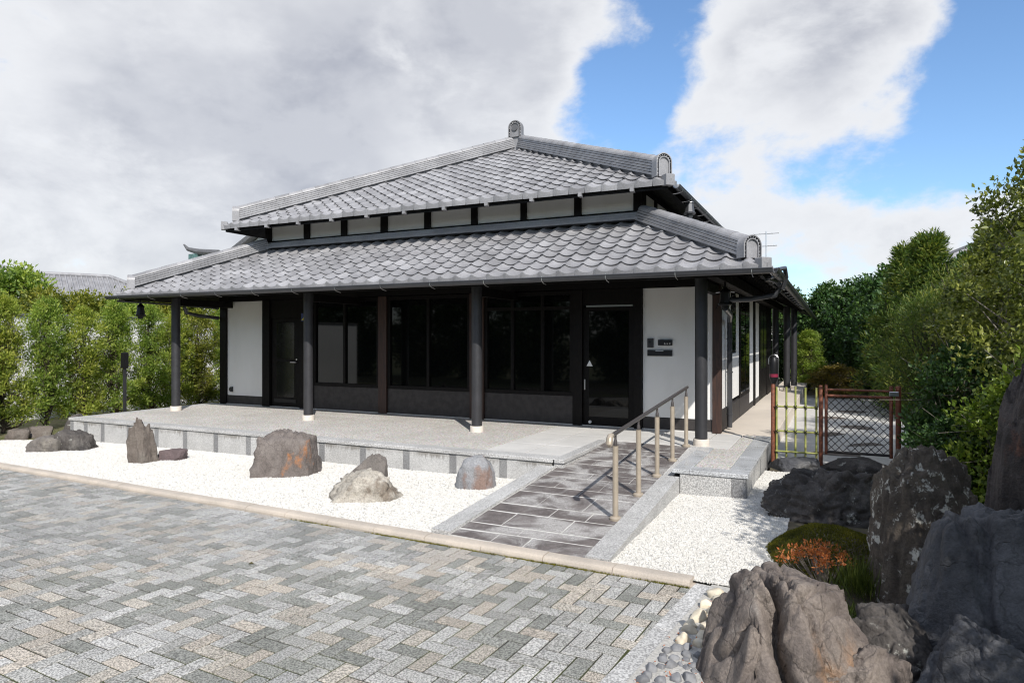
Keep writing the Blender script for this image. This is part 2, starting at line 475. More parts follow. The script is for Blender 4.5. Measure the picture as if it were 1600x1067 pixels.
class MB:
    def __init__(s):
        s.v = []
        s.f = []

    def add(s, vs, fs):
        k = len(s.v)
        s.v += [tuple(p) for p in vs]
        s.f += [tuple(i + k for i in f) for f in fs]
        return s

    def box(s, x0, x1, y0, y1, z0, z1, mat=None):
        vs = [(x0, y0, z0), (x1, y0, z0), (x1, y1, z0), (x0, y1, z0), (x0, y0, z1), (x1, y0, z1), (x1, y1, z1), (x0, y1, z1)]
        if mat is not None:
            vs = [mat @ Vector(p) for p in vs]
        return s.add(vs, [(0, 3, 2, 1), (4, 5, 6, 7), (0, 1, 5, 4), (1, 2, 6, 5), (2, 3, 7, 6), (3, 0, 4, 7)])

    def cbox(s, x0, x1, y0, y1, z0, z1, b=0.004, mat=None):
        """box with chamfered top and side edges"""
        def ring(ix, z):
            a, c, d, e = x0 + ix, x1 - ix, y0 + ix, y1 - ix
            k = b
            if ix > 0:
                return [(a, d, z), (c, d, z), (c, e, z), (a, e, z)]
            return [(a, d, z), (c, d, z), (c, e, z), (a, e, z)]
        vs = ring(0, z0) + ring(0, z1 - b) + ring(b, z1)
        if mat is not None:
            vs = [mat @ Vector(p) for p in vs]
        fs = [(3, 2, 1, 0), (8, 9, 10, 11)]
        for r in (0, 4):
            for i in range(4):
                j = (i + 1) % 4
                fs.append((r + i, r + j, r + 4 + j, r + 4 + i))
        return s.add(vs, fs)

    def tube(s, pts, r, n=10, caps=True):
        pts = [Vector(p) for p in pts]
        rs = r if isinstance(r, (list, tuple)) else [r] * len(pts)
        k = len(s.v)
        prev = None
        for i, p in enumerate(pts):
            if i == 0: t = pts[1] - p
            elif i == len(pts) - 1: t = p - pts[-2]
            else: t = (pts[i + 1] - p).normalized() + (p - pts[i - 1]).normalized()
            t.normalize()
            if prev is None:
                a = Vector((0, 0, 1)) if abs(t.z) < 0.9 else Vector((1, 0, 0))
                u = t.cross(a).normalized()
            else:
                u = (prev - t * prev.dot(t)).normalized()
            prev = u
            v = t.cross(u)
            for j in range(n):
                a = 2 * PI * j / n
                s.v.append(tuple(p + (u * math.cos(a) + v * math.sin(a)) * rs[i]))
        m = len(pts)
        for i in range(m - 1):
            for j in range(n):
                j2 = (j + 1) % n
                s.f.append((k + i * n + j, k + i * n + j2, k + (i + 1) * n + j2, k + (i + 1) * n + j))
        if caps:
            s.f.append(tuple(k + j for j in range(n))[::-1])
            s.f.append(tuple(k + (m - 1) * n + j for j in range(n)))
        return s

    def lathe(s, prof, c=(0, 0, 0), n=16):
        k = len(s.v)
        for (r, z) in prof:
            for j in range(n):
                a = 2 * PI * j / n
                s.v.append((c[0] + r * math.cos(a), c[1] + r * math.sin(a), c[2] + z))
        for i in range(len(prof) - 1):
            for j in range(n):
                j2 = (j + 1) % n
                s.f.append((k + i * n + j, k + i * n + j2, k + (i + 1) * n + j2, k + (i + 1) * n + j))
        s.f.append(tuple(k + j for j in range(n))[::-1])
        s.f.append(tuple(k + (len(prof) - 1) * n + j for j in range(n)))
        return s

    def prism(s, poly, y0, y1, mat=None):
        """poly in xz, extruded from y0 (front) to y1"""
        n = len(poly)
        vs = [(x, y0, z) for x, z in poly] + [(x, y1, z) for x, z in poly]
        if mat is not None:
            vs = [mat @ Vector(p) for p in vs]
        fs = [tuple(range(n)), tuple(range(2 * n - 1, n - 1, -1))]
        for i in range(n):
            j = (i + 1) % n
            fs.append((i, i + n, j + n, j))
        return s.add(vs, fs)

    def slab(s, poly, z0, z1):
        """poly in xy"""
        n = len(poly)
        zf = z1 if callable(z1) else (lambda x, y: z1)
        vs = [(x, y, z0) for x, y in poly] + [(x, y, zf(x, y)) for x, y in poly]
        fs = [tuple(range(n))[::-1], tuple(range(n, 2 * n))]
        for i in range(n):
            j = (i + 1) % n
            fs.append((i, j, j + n, i + n))
        return s.add(vs, fs)

    def mesh(s, name, mat=None, smooth=False):
        me = bpy.data.meshes.new(name)
        me.from_pydata(s.v, [], s.f)
        if mat: set_mat(me, mat)
        if smooth:
            me.polygons.foreach_set('use_smooth', [True] * len(me.polygons))
        me.update()
        return me

    def build(s, name, mat, parent=None, loc=(0, 0, 0), rot=(0, 0, 0), smooth=False, recalc=True):
        me = s.mesh(name, mat, False)
        if recalc:
            bm = bmesh.new(); bm.from_mesh(me)
            bmesh.ops.recalc_face_normals(bm, faces=bm.faces)
            bm.to_mesh(me); bm.free()
        if smooth:
            me.polygons.foreach_set('use_smooth', [True] * len(me.polygons))
            try:
                me.set_sharp_from_angle(angle=RAD(38))
            except Exception:
                pass
        return put(name, me, parent, loc, rot)


def bx(name, mat, parent, x0, x1, y0, y1, z0, z1, b=0.004):
    return MB().cbox(x0, x1, y0, y1, z0, z1, b).build(name, mat, parent, recalc=False)


def zg(x):
    """height of the gravel court, falling gently to the left"""
    return -0.26 + 0.012 * (x - 0.8)


def kerb_y(x):
    return -4.66 - 0.064 * x

# ================================================================== SETTING
g = MB().add([(-900, -900, -0.62), (900, -900, -0.62), (900, 900, -0.62), (-900, 900, -0.62)], [(0, 1, 2, 3)]).build('ground', 'field', recalc=False)
tag(g, kind='structure')


def sheet(name, mat, poly, zf, kind='structure', step=None):
    me = bpy.data.meshes.new(name)
    me.from_pydata([(x, y, zf(x, y)) for x, y in poly], [], [tuple(range(len(poly)))])
    set_mat(me, mat)
    return tag(put(name, me), kind=kind)


# lawn strip on the left, planted soil on the right, rear yard behind the gate
sheet('lawn', 'grass_ground', [(-40, -9), (-9.0, -9), (-9.0, 14), (-40, 14)], lambda x, y: zg(x) - 0.05 if x > -20 else -0.5)
sheet('pale_lane', 'stone_smooth', [(-15.6, -9), (-14.1, -9), (-14.1, 13), (-15.6, 13)], lambda x, y: zg(x) - 0.035)
sheet('planting_bed', 'soil', [(0.9, -10.5), (12, -10.5), (12, 26), (0.9, 26)], lambda x, y: -0.285)
sheet('rear_path', 'pebble_white', [(0.86, 0.70), (2.75, 0.70), (3.0, 6), (2.8, 13), (0.86, 13)], lambda x, y: -0.262)

# ---- forecourt of herringbone pavers
FO = Vector((0.80, kerb_y(0.80) - 0.055, 0))
fa = math.atan(-0.064)
fu = Vector((math.cos(fa), math.sin(fa), 0))
fv = Vector((-math.sin(fa), math.cos(fa), 0))
fore = sheet('forecourt', 'joint_sand', [tuple((FO + fu * a + fv * b)[:2]) for a, b in ((-17, -7.5), (0.0, -7.5), (0.0, 0.0), (-17, 0.0))], lambda x, y: zg(x) - 0.0425)
PW = 0.1125
JG = 0.011
pavers = []
for i in range(-150, 1):
    for j in range(-52, 1):
        p = (i - j) % 4
        if p == 0: r = (i, i + 2, j, j + 1)
        elif p == 3: r = (i, i + 1, j, j + 2)
        else: continue
        u0, u1, v0, v1 = [q * PW for q in r]
        u1 = min(u1, -0.03 + 0.052 * (v0 + v1) / 2); v1 = min(v1, 0.0)
        if u1 - u0 < 0.03 or v1 - v0 < 0.03: continue
        c = FO + fu * ((u0 + u1) / 2) + fv * ((v0 + v1) / 2)
        c.z = zg(c.x) - 0.036
        rel = c - CAM
        dep = rel.x * -0.4363 + rel.y * 0.8998
        lat = rel.x * 0.8998 + rel.y * 0.4363
        if dep < 1.5 or abs(lat) > dep * 0.95 + 0.8: continue
        pavers.append((rel.length, c, u1 - u0, v1 - v0, dep, lat))
pavers.sort(key=lambda t: t[0])
PCOL = [(0.475, 0.467, 0.45), (0.445, 0.44, 0.425), (0.49, 0.482, 0.465), (0.475, 0.43, 0.375), (0.465, 0.43, 0.38), (0.285, 0.288, 0.265), (0.315, 0.317, 0.295), (0.385, 0.38, 0.36)]
pm_cache = {}


def paver_mesh(a, b):
    k = (round(a, 3), round(b, 3))
    if k not in pm_cache:
        pm_cache[k] = MB().cbox(-a / 2 + JG / 2, a / 2 - JG / 2, -b / 2 + JG / 2, b / 2 - JG / 2, -0.05, 0, 0.0025).mesh('paver', 'paver')
    return pm_cache[k]


rp = random.Random(5)
jm = MB(); jtone = []
shown = 0
for d, c, a, b, dep, lat in pavers:
    base = rp.choice(PCOL)
    k = rp.uniform(0.88, 1.12)
    # worn patches keep neighbouring pavers alike; those far from the camera are greyed too
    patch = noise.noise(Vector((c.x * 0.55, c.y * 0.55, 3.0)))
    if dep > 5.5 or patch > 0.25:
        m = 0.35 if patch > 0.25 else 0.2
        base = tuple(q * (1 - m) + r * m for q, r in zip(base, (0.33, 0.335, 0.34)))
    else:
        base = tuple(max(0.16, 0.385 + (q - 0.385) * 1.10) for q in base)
    col = tuple(q * k for q in base)
    dz = rp.uniform(-0.0015, 0.0015)
    inframe = dep > 3.2 and abs(lat) < dep * 0.79
    if inframe and shown < 300:
        shown += 1
        o = put('paver', paver_mesh(a, b), fore, (c.x, c.y, c.z + dz), (rp.uniform(-.004, .004), -0.012 + rp.uniform(-.004, .004), fa))
        o.color = (*col, 1)
    else:
        mt = Matrix.Translation((c.x, c.y, c.z + dz)) @ Matrix.Rotation(fa, 4, 'Z') @ Matrix.Rotation(-0.012, 4, 'Y')
        jm.cbox(-a / 2 + JG / 2, a / 2 - JG / 2, -b / 2 + JG / 2, b / 2 - JG / 2, -0.05, 0, 0.0025, mt)
        jtone += [col] * 12
me = jm.mesh('paver_field', 'paver_joined')
ca = me.color_attributes.new('tone', 'FLOAT_COLOR', 'POINT')
ca.data.foreach_set('color', np.array([(*t, 1) for t in jtone], dtype=np.float32).ravel())
tag(put('paver_field', me, fore), kind='stuff')

# kerb stones between the pavers and the gravel
kr = tag(put('kerb', MB().slab([(-17, kerb_y(-17) - 0.045), (0.78, kerb_y(0.78) - 0.045), (0.78, kerb_y(0.78) + 0.07), (-17, kerb_y(-17) + 0.07)], -0.6, lambda x, y: zg(x) - 0.03).mesh('kerb', 'kerb')), kind='structure')
KL = 0.60
kprof = [(-0.055, -0.10), (-0.055, 0.012), (-0.048, 0.030), (-0.030, 0.042), (0.0, 0.046), (0.078, 0.044), (0.085, 0.038), (0.085, -0.10)]
km = MB()
km.add([(-KL / 2 + 0.003, y, z) for y, z in kprof] + [(KL / 2 - 0.003, y, z) for y, z in kprof],
       [tuple(range(8)), tuple(range(15, 7, -1))] + [(i, i + 8, (i + 1) % 8 + 8, (i + 1) % 8) for i in range(8)])
kme = km.build('kerb_stone', 'kerb', kr, recalc=True)
kdata = kme.data
for i in range(25):
    o = kme if i == 0 else put('kerb_stone', kdata, kr)
    c = FO + fu * (-KL * (i + 0.5) - 0.045) + fv * 0.056
    o.location = (c.x, c.y, zg(c.x) - 0.03 + rp.uniform(-.003, .003))
    o.rotation_euler = (rp.uniform(-.01, .01), -0.012, fa)
# green moss growing along the foot of the kerb
mm = MB(); mt_ = []
for i in range(5200):
    x = rp.uniform(-3.4, 0.75)
    if rp.random() > 0.35 + 0.65 * noise.noise(Vector((x * 2.2, 0, 9))) + (0.25 if x > -2.2 else -0.1): continue
    y = kerb_y(x) - 0.058 - abs(rp.gauss(0, 0.009))
    z = zg(x) - 0.040
    a = rp.uniform(0, 2 * PI); h = rp.uniform(0.006, 0.02); r = 0.006
    mm.add([(x - r * math.cos(a), y - r * math.sin(a), z), (x + r * math.cos(a), y + r * math.sin(a), z), (x + rp.uniform(-.006, .006), y + rp.uniform(-.006, .006), z + h)], [(0, 1, 2)])
    mt_ += [rp.random()] * 3
me = mm.mesh('kerb_moss', 'moss_blade')
at = me.attributes.new('tone', 'FLOAT', 'POINT'); at.data.foreach_set('value', mt_)
tag(put('kerb_moss', me), 'thin line of green moss along the foot of the beige kerb', 'moss', kind='stuff')

# granite edging on the right of the pavers
ed = empty('edging', (0.8, -5.5, -0.3)); ed['kind'] = 'structure'
ea = math.atan(-0.115)
for i in range(5):
    o = MB().cbox(0.0, 0.162, -0.892, -0.003, -0.12, 0.006, 0.005).build('edging_stone', 'granite', ed, recalc=False)
    c = Vector((0.772, -4.715, 0)) + Vector((math.sin(ea), -math.cos(ea), 0)) * (0.893 * i - 0.06)
    o.location = (c.x - 0.8, c.y + 5.5, zg(c.x) - 0.034 + 0.3)
    o.rotation_euler = (0, 0, ea)

# ---- white gravel
def scatter(o, density, size, mat, seed):
    ng = bpy.data.node_groups.new('scatter', 'GeometryNodeTree')
    ng.interface.new_socket('Geometry', in_out='INPUT', socket_type='NodeSocketGeometry')
    ng.interface.new_socket('Geometry', in_out='OUTPUT', socket_type='NodeSocketGeometry')
    gi = ng.nodes.new('NodeGroupInput'); go = ng.nodes.new('NodeGroupOutput')
    dp = ng.nodes.new('GeometryNodeDistributePointsOnFaces'); dp.inputs['Density'].default_value = density; dp.inputs['Seed'].default_value = seed
    ic = ng.nodes.new('GeometryNodeMeshIcoSphere'); ic.inputs['Radius'].default_value = 1.0; ic.inputs['Subdivisions'].default_value = 1
    sm = ng.nodes.new('GeometryNodeSetMaterial'); sm.inputs['Material'].default_value = MATS[mat]
    ip = ng.nodes.new('GeometryNodeInstanceOnPoints')
    rr = ng.nodes.new('FunctionNodeRandomValue'); rr.data_type = 'FLOAT_VECTOR'
    rr.inputs[0].default_value = (0, 0, 0); rr.inputs[1].default_value = (6.28, 6.28, 6.28)
    rs = ng.nodes.new('FunctionNodeRandomValue'); rs.data_type = 'FLOAT_VECTOR'
    rs.inputs[0].default_value = (size * 0.65, size * 0.55, size * 0.40); rs.inputs[1].default_value = (size * 1.5, size * 1.15, size * 0.85)
    rs.inputs['Seed'].default_value = seed + 3
    jg = ng.nodes.new('GeometryNodeJoinGeometry')
    l = ng.links.new
    l(gi.outputs[0], dp.inputs['Mesh']); l(ic.outputs['Mesh'], sm.inputs['Geometry']); l(sm.outputs[0], ip.inputs['Instance'])
    l(dp.outputs['Points'], ip.inputs['Points']); l(rr.outputs[0], ip.inputs['Rotation']); l(rs.outputs[0], ip.inputs['Scale'])
    l(gi.outputs[0], jg.inputs[0]); l(ip.outputs[0], jg.inputs[0]); l(jg.outputs[0], go.inputs[0])
    m = o.modifiers.new('scatter', 'NODES'); m.node_group = ng


def gravel_sheet(name, x0, x1, ylo, yhi, label, nx, ny, dens, size, seed, zoff=-0.012):
    vs = []; fs = []
    for i in range(nx + 1):
        x = x0 + (x1 - x0) * i / nx
        a = ylo(x); b = yhi(x)
        for j in range(ny + 1):
            y = a + (b - a) * j / ny
            z = zg(x) + zoff + 0.012 * noise.noise(Vector((x * 2.3, y * 2.3, seed)))
            vs.append((x, y, z))
    for i in range(nx):
        for j in range(ny):
            k = i * (ny + 1) + j
            fs.append((k, k + ny + 1, k + ny + 2, k + 1))
    me = bpy.data.meshes.new(name); me.from_pydata(vs, [], fs); set_mat(me, 'gravel_bed')
    o = tag(put(name, me), label, 'gravel', kind='stuff')
    scatter(o, dens, size, 'pebble_white', seed)
    return o


gravel_sheet('white_gravel', -13.4, -1.60, lambda x: kerb_y(x) + 0.075, lambda x: -1.93 if x > -11.5 else -1.93 - (-11.5 - x) * 0.55, 'white gravel bed with rocks in front of the terrace', 60, 16, 4400, 0.0105, 4)
gravel_sheet('white_gravel', 0.06, 1.30, lambda x: kerb_y(x) + (0.075 if x < 0.74 else 0.035), lambda x: -1.9 if x < 0.83 else -0.1, 'white gravel patch between the ramp and the dark boulders', 14, 22, 6200, 0.0088, 9)

# ---- raised stone terrace
deck = empty('terrace', (-5.3, 0, -0.3)); deck['kind'] = 'structure'
DO = Vector((5.3, 0, 0.3))


def dpart(name, mat, x0, x1, y0, y1, z0, z1, b=0.004):
    o = MB().cbox(x0, x1, y0, y1, z0, z1, b).build(name, mat, deck, recalc=False)
    o.location = DO
    return o


DF = -1.92
dpart('core', 'granite_dark', -11.40, -1.46, DF + 0.05, 1.25, -0.6, -0.030, 0.01)
dpart('core', 'granite_dark', -1.45, 0.74, -0.16, 1.25, -0.6, -0.030, 0.01)
dpart('core', 'granite_dark', 0.07, 0.76, -1.84, -0.17, -0.6, -0.030, 0.01)
# exposed aggregate paving in bays, with granite margins
bays = [-11.22, -8.95, -6.76, -4.47, -2.60]
for a, b in zip(bays[:-1], bays[1:]):
    dpart('aggregate_bay', 'aggregate', a + 0.006, b - 0.006, DF + 0.235, 0.52, -0.05, -0.004)
    dpart('aggregate_bay', 'aggregate', a + 0.006, b - 0.006, 0.53, 1.30, -0.05, -0.004)
for i, (a, b) in enumerate(((-2.594, -2.01), (-2.0, -1.48))):
    for y0, y1 in ((DF + 0.235, -0.9), (-0.89, 0.2), (0.21, 1.30)):
        dpart('paving_slab', 'stone_smooth', a + 0.004, b - 0.004, y0, y1, -0.05, -0.005)
for a, b in ((-1.472, -0.74), (-0.73, 0.0), (0.01, 0.40)):
    for y0, y1 in ((-0.15, 0.55), (0.56, 1.30)):
        dpart('paving_slab', 'stone_smooth', a + 0.004, b - 0.004, y0, y1, -0.05, -0.004)
dpart('aggregate_bay', 'aggregate', 0.20, 0.60, -1.66, -0.16, -0.05, -0.004)
dpart('aggregate_bay', 'aggregate', 0.412, 0.60, -0.15, 1.30, -0.05, -0.004)
# coping stones
xs = [-11.46, -10.46, -9.55, -8.60, -7.50, -6.50, -5.24, -4.30, -3.30, -2.40, -1.46]
for a, b in zip(xs[:-1], xs[1:]):
    dpart('coping_stone', 'granite', a + 0.002, b - 0.002, DF - 0.02, DF + 0.23, -0.045, 0.0, 0.006)
for a, b in ((DF + 0.235, -0.5), (-0.495, 1.30)):
    dpart('coping_stone', 'granite', -11.46, -11.226, a, b, -0.045, 0.0, 0.006)
dpart('coping_stone', 'granite', -1.478, -1.33, DF - 0.02, -0.16, -0.045, 0.002, 0.006)
dpart('facing_slab', 'granite', -1.474, -1.345, DF + 0.002, -0.16, -0.6, -0.047)
dpart('coping_stone', 'granite_wet', 0.0, 0.196, -1.90, -0.16, -0.045, 0.0, 0.006)
dpart('coping_stone', 'granite_wet', 0.20, 0.84, -1.90, -1.664, -0.045, 0.001, 0.006)
for a, b in ((-1.66, -0.75), (-0.745, 0.25), (0.255, 1.30)):
    dpart('coping_stone', 'granite_wet', 0.604, 0.84, a, b, -0.045, 0.0, 0.006)
# facing slabs: pale granite with narrow darker strips
st = [-11.39, -10.96, -10.46, -9.72, -8.97, -8.24, -7.50, -6.76, -6.00, -5.24, -4.47, -3.71, -2.95, -2.19]
for i, x in enumerate(st):
    wd = 0.055
    dpart('facing_strip', 'granite_dark', x - wd, x + wd, DF + 0.004, DF + 0.06, -0.6, -0.047)
    nx = st[i + 1] if i + 1 < len(st) else -1.50
    dpart('facing_slab', 'granite_stained', x + wd + 0.002, nx - (wd + 0.002 if i + 1 < len(st) else 0), DF, DF + 0.06, -0.6, -0.047)
dpart('facing_slab', 'granite', 0.09, 0.66, -1.885, -1.83, -0.6, -0.047)
dpart('facing_strip', 'granite_dark', 0.664, 0.82, -1.889, -1.83, -0.6, -0.047)
for i, (a, b) in enumerate(((-1.828, -1.15), (-1.146, -1.06), (-1.056, -0.38), (-0.376, -0.29), (-0.286, 0.42), (0.424, 1.30))):
    dpart('facing_slab' if i % 2 == 0 else 'facing_strip', 'granite' if i % 2 == 0 else 'granite_dark', 0.765, 0.82, a, b, -0.6, -0.047)
for i, (a, b) in enumerate(((-1.86, -1.0), (-0.996, -0.88), (-0.876, 0.0), (0.004, 0.12), (0.124, 1.30))):
    dpart('facing_slab' if i % 2 == 0 else 'facing_strip', 'granite' if i % 2 == 0 else 'granite_dark', -11.445, -11.405, a, b, -0.6, -0.047)

# side terrace of beige render running back along the house
side = tag(MB().cbox(0.05, 0.86, 1.304, 16.5, -0.6, -0.002, 0.01).build('side_terrace', 'beige_plaster', recalc=False), kind='structure')
side['kind'] = 'structure'

# ---- ramp
ramp = empty('ramp', (-0.77, -2.4, -0.2)); ramp['kind'] = 'structure'
RB = kerb_y(-0.8) + 0.075
RT = -0.165


def rz(y, x=-0.8):
    z0 = zg(-0.8) + 0.012
    t = (y - RB) / (RT - RB)
    return z0 + (-0.004 - z0) * t


def rslab(name, mat, poly, dz=0.0, thick=0.08):
    o = MB()
    n = len(poly)
    vs = [(x, y, rz(y, x) + dz - thick) for x, y in poly] + [(x, y, rz(y, x) + dz) for x, y in poly]
    o.add(vs, [tuple(range(n))[::-1], tuple(range(n, 2 * n))] + [(i, (i + 1) % n, (i + 1) % n + n, i + n) for i in range(n)])
    q = o.build(name, mat, ramp, recalc=False)
    q.location = (0.77, 2.4, 0.2)
    return q


def ky(x): return kerb_y(x) + 0.09
rslab('ramp_bed', 'ramp_joint', [(-1.452, ky(-1.45)), (-0.121, ky(-0.12)), (-0.121, -0.17), (-1.452, -0.17)], -0.0016, 0.5)
# dark paving slabs in irregular courses
X0, X1 = -1.448, -0.125
courses = [(-4.56, -4.30, [-1.02, -0.70]), (-4.30, -4.10, [-0.86]), (-4.10, -3.72, [-1.12, -0.52]), (-3.72, -3.45, [-0.80, -0.42]),
           (-3.45, -2.98, [-1.05, -0.55]), (-2.98, -2.74, [-0.78]), (-2.74, -2.30, [-1.14, -0.62]), (-2.30, -2.05, [-0.90, -0.40]),
           (-2.05, -1.62, [-0.72]), (-1.62, -1.36, [-1.08, -0.50]), (-1.36, -0.92, [-0.80]), (-0.92, -0.64, [-1.06, -0.44]), (-0.64, -0.17, [-0.76])]
rr_ = random.Random(3)
for y0, y1, cuts in courses:
    e = [X0] + cuts + [X1]
    for a, b in zip(e[:-1], e[1:]):
        gp = rr_.uniform(0.003, 0.006); gy = rr_.uniform(0.008, 0.017)
        lo = [max(y0 + gy, ky(a) + 0.004), max(y0 + gy, ky(b) + 0.004)]
        j = lambda: rr_.uniform(-0.004, 0.004)
        rslab('ramp_slab', 'ramp_slate', [(a + gp, lo[0]), (b - gp, lo[1]), (b - gp + j(), y1 - gy + 2 * j()), (a + gp + j(), y1 - gy + 2 * j())], rr_.uniform(0, 0.0008))
# granite kerbs beside the ramp
for x0, x1 in ((-1.655, -1.454), (-0.119, 0.085)):
    cuts = [None, -3.5, -2.6, -1.93 if x0 < -1 else -1.90]
    for i in range(3):
        a0 = ky(x0) if i == 0 else cuts[i] + 0.003
        a1 = ky(x1) if i == 0 else cuts[i] + 0.003
        rslab('ramp_kerb', 'granite', [(x0, a0), (x1, a1), (x1, cuts[i + 1]), (x0, cuts[i + 1])], 0.022, 0.42)
rslab('ramp_kerb', 'granite', [(-0.119, -1.897), (-0.004, -1.897), (-0.004, -0.17), (-0.119, -0.17)], 0.004, 0.42)

# ================================================================== HOUSE
house = empty('house', (-5.4, 1.3, 0), 'single-storey Japanese house with two-tier grey tiled roof, black timber and white plaster', 'house')
HO = Vector((5.4, -1.3, 0))


def H(o):
    o.location = Vector(o.location) + HO
    return o


def hb(name, mat, x0, x1, y0, y1, z0, z1, b=0.004, parent=None):
    o = MB().cbox(x0, x1, y0, y1, z0, z1, b).build(name, mat, parent or house, recalc=False)
    return o if parent else H(o)


WY = 1.30            # face of the front wall
# ---- front wall
hb('wall_core', 'black_wood', -11.10, 0.00, WY + 0.10, WY + 0.30, -0.02, 3.3)
for a, b in ((-10.95, -9.82), (-1.19, -0.06)):
    hb('plaster_panel', 'plaster', a, b, WY + 0.02, WY + 0.11, 0.205, 2.35)
    hb('base_board', 'base_panel', a, b, WY + 0.005, WY + 0.11, 0.0, 0.20)
for a, b, m in ((-11.15, -10.955, 'black_wood'), (-9.815, -9.60, 'black_wood'), (-8.72, -8.36, 'black_wood'), (-6.62, -6.42, 'brown_wood'), (-4.50, -4.20, 'brown_wood'),
                (-2.43, -2.255, 'black_wood'), (-1.335, -1.195, 'black_wood'), (-0.055, 0.075, 'brown_wood')):
    hb('wall_column', m, a, b, WY - 0.03, WY + 0.12, 0.0, 2.36)
hb('wall_beam', 'black_wood', -11.16, 0.08, WY - 0.04, WY + 0.12, 2.365, 2.60)
hb('threshold', 'stone_smooth', -11.2, 0.0, WY - 0.01, WY + 0.0, -0.02, 0.012)
# glazed bays
for a, b, mull, tr in ((-8.355, -6.625, [-7.52], None), (-6.415, -4.505, [-5.45], None), (-4.195, -2.435, [-3.62, -3.02], 2.02)):
    hb('base_board', 'base_panel', a, b, WY + 0.012, WY + 0.10, 0.0, 0.50)
    win = hb('window', 'black_wood', a, b, WY + 0.0, WY + 0.10, 0.505, 0.57)
    HB = lambda *p: MB().cbox(*p[2:], 0.003).build(p[0], p[1], win, recalc=False)
    top = 2.35
    HB('top_rail', 'black_wood', a, b, WY + 0.0, WY + 0.10, top - 0.07, top)
    ed_ = [a] + mull + [b]
    for x in ed_:
        x0 = min(max(x - 0.03, a), b - 0.06)
        HB('stile', 'black_wood', x0, x0 + 0.06, WY + 0.003, WY + 0.098, 0.572, top - 0.072)
    if tr:
        HB('transom', 'black_wood', a, b, WY + 0.006, WY + 0.095, tr, tr + 0.06)
    for x0, x1 in zip(ed_[:-1], ed_[1:]):
        HB('pane', 'glass_pane', x0 + 0.025, x1 - 0.025, WY + 0.045, WY + 0.055, 0.572, top - 0.072)
# service door on the left
dr = hb('door', 'black_wood', -9.56, -8.76, WY + 0.02, WY + 0.075, 0.012, 1.95)


def sub(parent, name, mat, *p, b=0.003):
    return MB().cbox(*p, b).build(name, mat, parent, recalc=False)


sub(dr, 'pane', 'glass_frost', -9.42, -8.90, WY + 0.010, WY + 0.030, 1.06, 1.86)
sub(dr, 'pane', 'glass_frost', -9.42, -8.90, WY + 0.010, WY + 0.030, 0.22, 1.00)
sub(dr, 'kick_strip', 'dark_metal', -9.50, -8.86, WY + 0.008, WY + 0.018, 0.10, 0.18)
MB().tube([(-8.83, WY + 0.02, 0.99), (-8.83, WY - 0.03, 0.99), (-8.98, WY - 0.03, 0.99)], 0.011, 8).build('lever_handle', 'steel', dr, smooth=True)
MB().tube([(-8.84, WY + 0.025, 1.05), (-8.84, WY + 0.008, 1.05)], 0.018, 12).build('lock', 'steel', dr, smooth=True)
hb('door_head', 'black_wood', -9.60, -8.72, WY + 0.01, WY + 0.10, 1.955, 2.36)
stk = hb('security_sticker', 'sticker_blue', -8.665, -8.565, WY - 0.035, WY - 0.031, 1.88, 2.05, 0.001)
MB().add([(-8.655, WY - 0.038, 1.90), (-8.575, WY - 0.038, 1.90), (-8.575, WY - 0.038, 1.98)], [(0, 1, 2)]).build('yellow_flash', 'sticker_yellow', stk)
# entrance door
de = hb('door', 'black_wood', -2.25, -1.34, WY + 0.03, WY + 0.09, 0.012, 2.05)
sub(de, 'pane', 'glass_pane', -2.14, -1.44, WY + 0.018, WY + 0.034, 0.16, 1.98)
sub(de, 'top_rail', 'steel', -2.19, -1.36, WY + 0.010, WY + 0.035, 2.055, 2.085)
sub(de, 'pull_handle', 'steel', -2.225, -2.205, WY + 0.0, WY + 0.03, 0.62, 0.80)
MB().prism([(-2.185, 1.03), (-2.075, 1.03), (-2.13, 1.13)], WY + 0.012, WY + 0.018).build('triangle_sticker', 'white_paint', de)
MB().tube([(-2.12, WY + 0.03, 0.065), (-2.12, WY - 0.005, 0.065)], 0.027, 14).build('door_stop', 'white_paint', de, smooth=True)
hb('door_head', 'black_wood', -2.255, -1.335, WY + 0.01, WY + 0.10, 2.09, 2.36)
# wall fittings by the entrance
ic = hb('intercom', 'post_paint', -1.11, -1.01, WY - 0.012, WY + 0.02, 1.36, 1.51)
MB().tube([(-1.066, WY - 0.012, 1.455), (-1.066, WY - 0.018, 1.455)], 0.022, 14).build('lens', 'dark_metal', ic, smooth=True)
np_ = hb('nameplate', 'dark_metal', -0.93, -0.70, WY - 0.014, WY + 0.02, 1.395, 1.49)
for k, sh in enumerate(([(0, 0, .026, .006), (.004, .012, .02, .005), (.009, .02, .006, .01)], [(0, .002, .02, .005), (.014, .006, .006, .012), (.002, .016, .016, .005)], [(0, .004, .005, .018), (.004, .018, .018, .005), (.006, .0, .018, .005)])):
    q = MB()
    for dx, dz, ww, hh in sh:
        x = -0.83 + k * 0.042 + dx; z = 1.412 + dz
        q.box(x, x + ww, WY - 0.018, WY - 0.0135, z, z + hh)
    tag(q.build('letter', 'white_paint', np_), kind='stuff')
lb = hb('letter_slot', 'dark_metal', -1.11, -0.70, WY - 0.008, WY + 0.02, 1.22, 1.32)
sub(lb, 'flap_pull', 'steel', -0.97, -0.84, WY - 0.016, WY - 0.006, 1.298, 1.318)
vt = MB()
vt.prism([(0.055 * math.cos(a), 0.055 * math.sin(a)) for a in [PI / 2 + PI * i / 8 for i in range(9)]] + [(0.03, -0.055), (0.03, 0.055)], -0.05, 0.0)
v_ = vt.build('vent_hood', 'post_paint', house); v_.location = Vector((-10.80, WY + 0.02, 0.34)) + HO

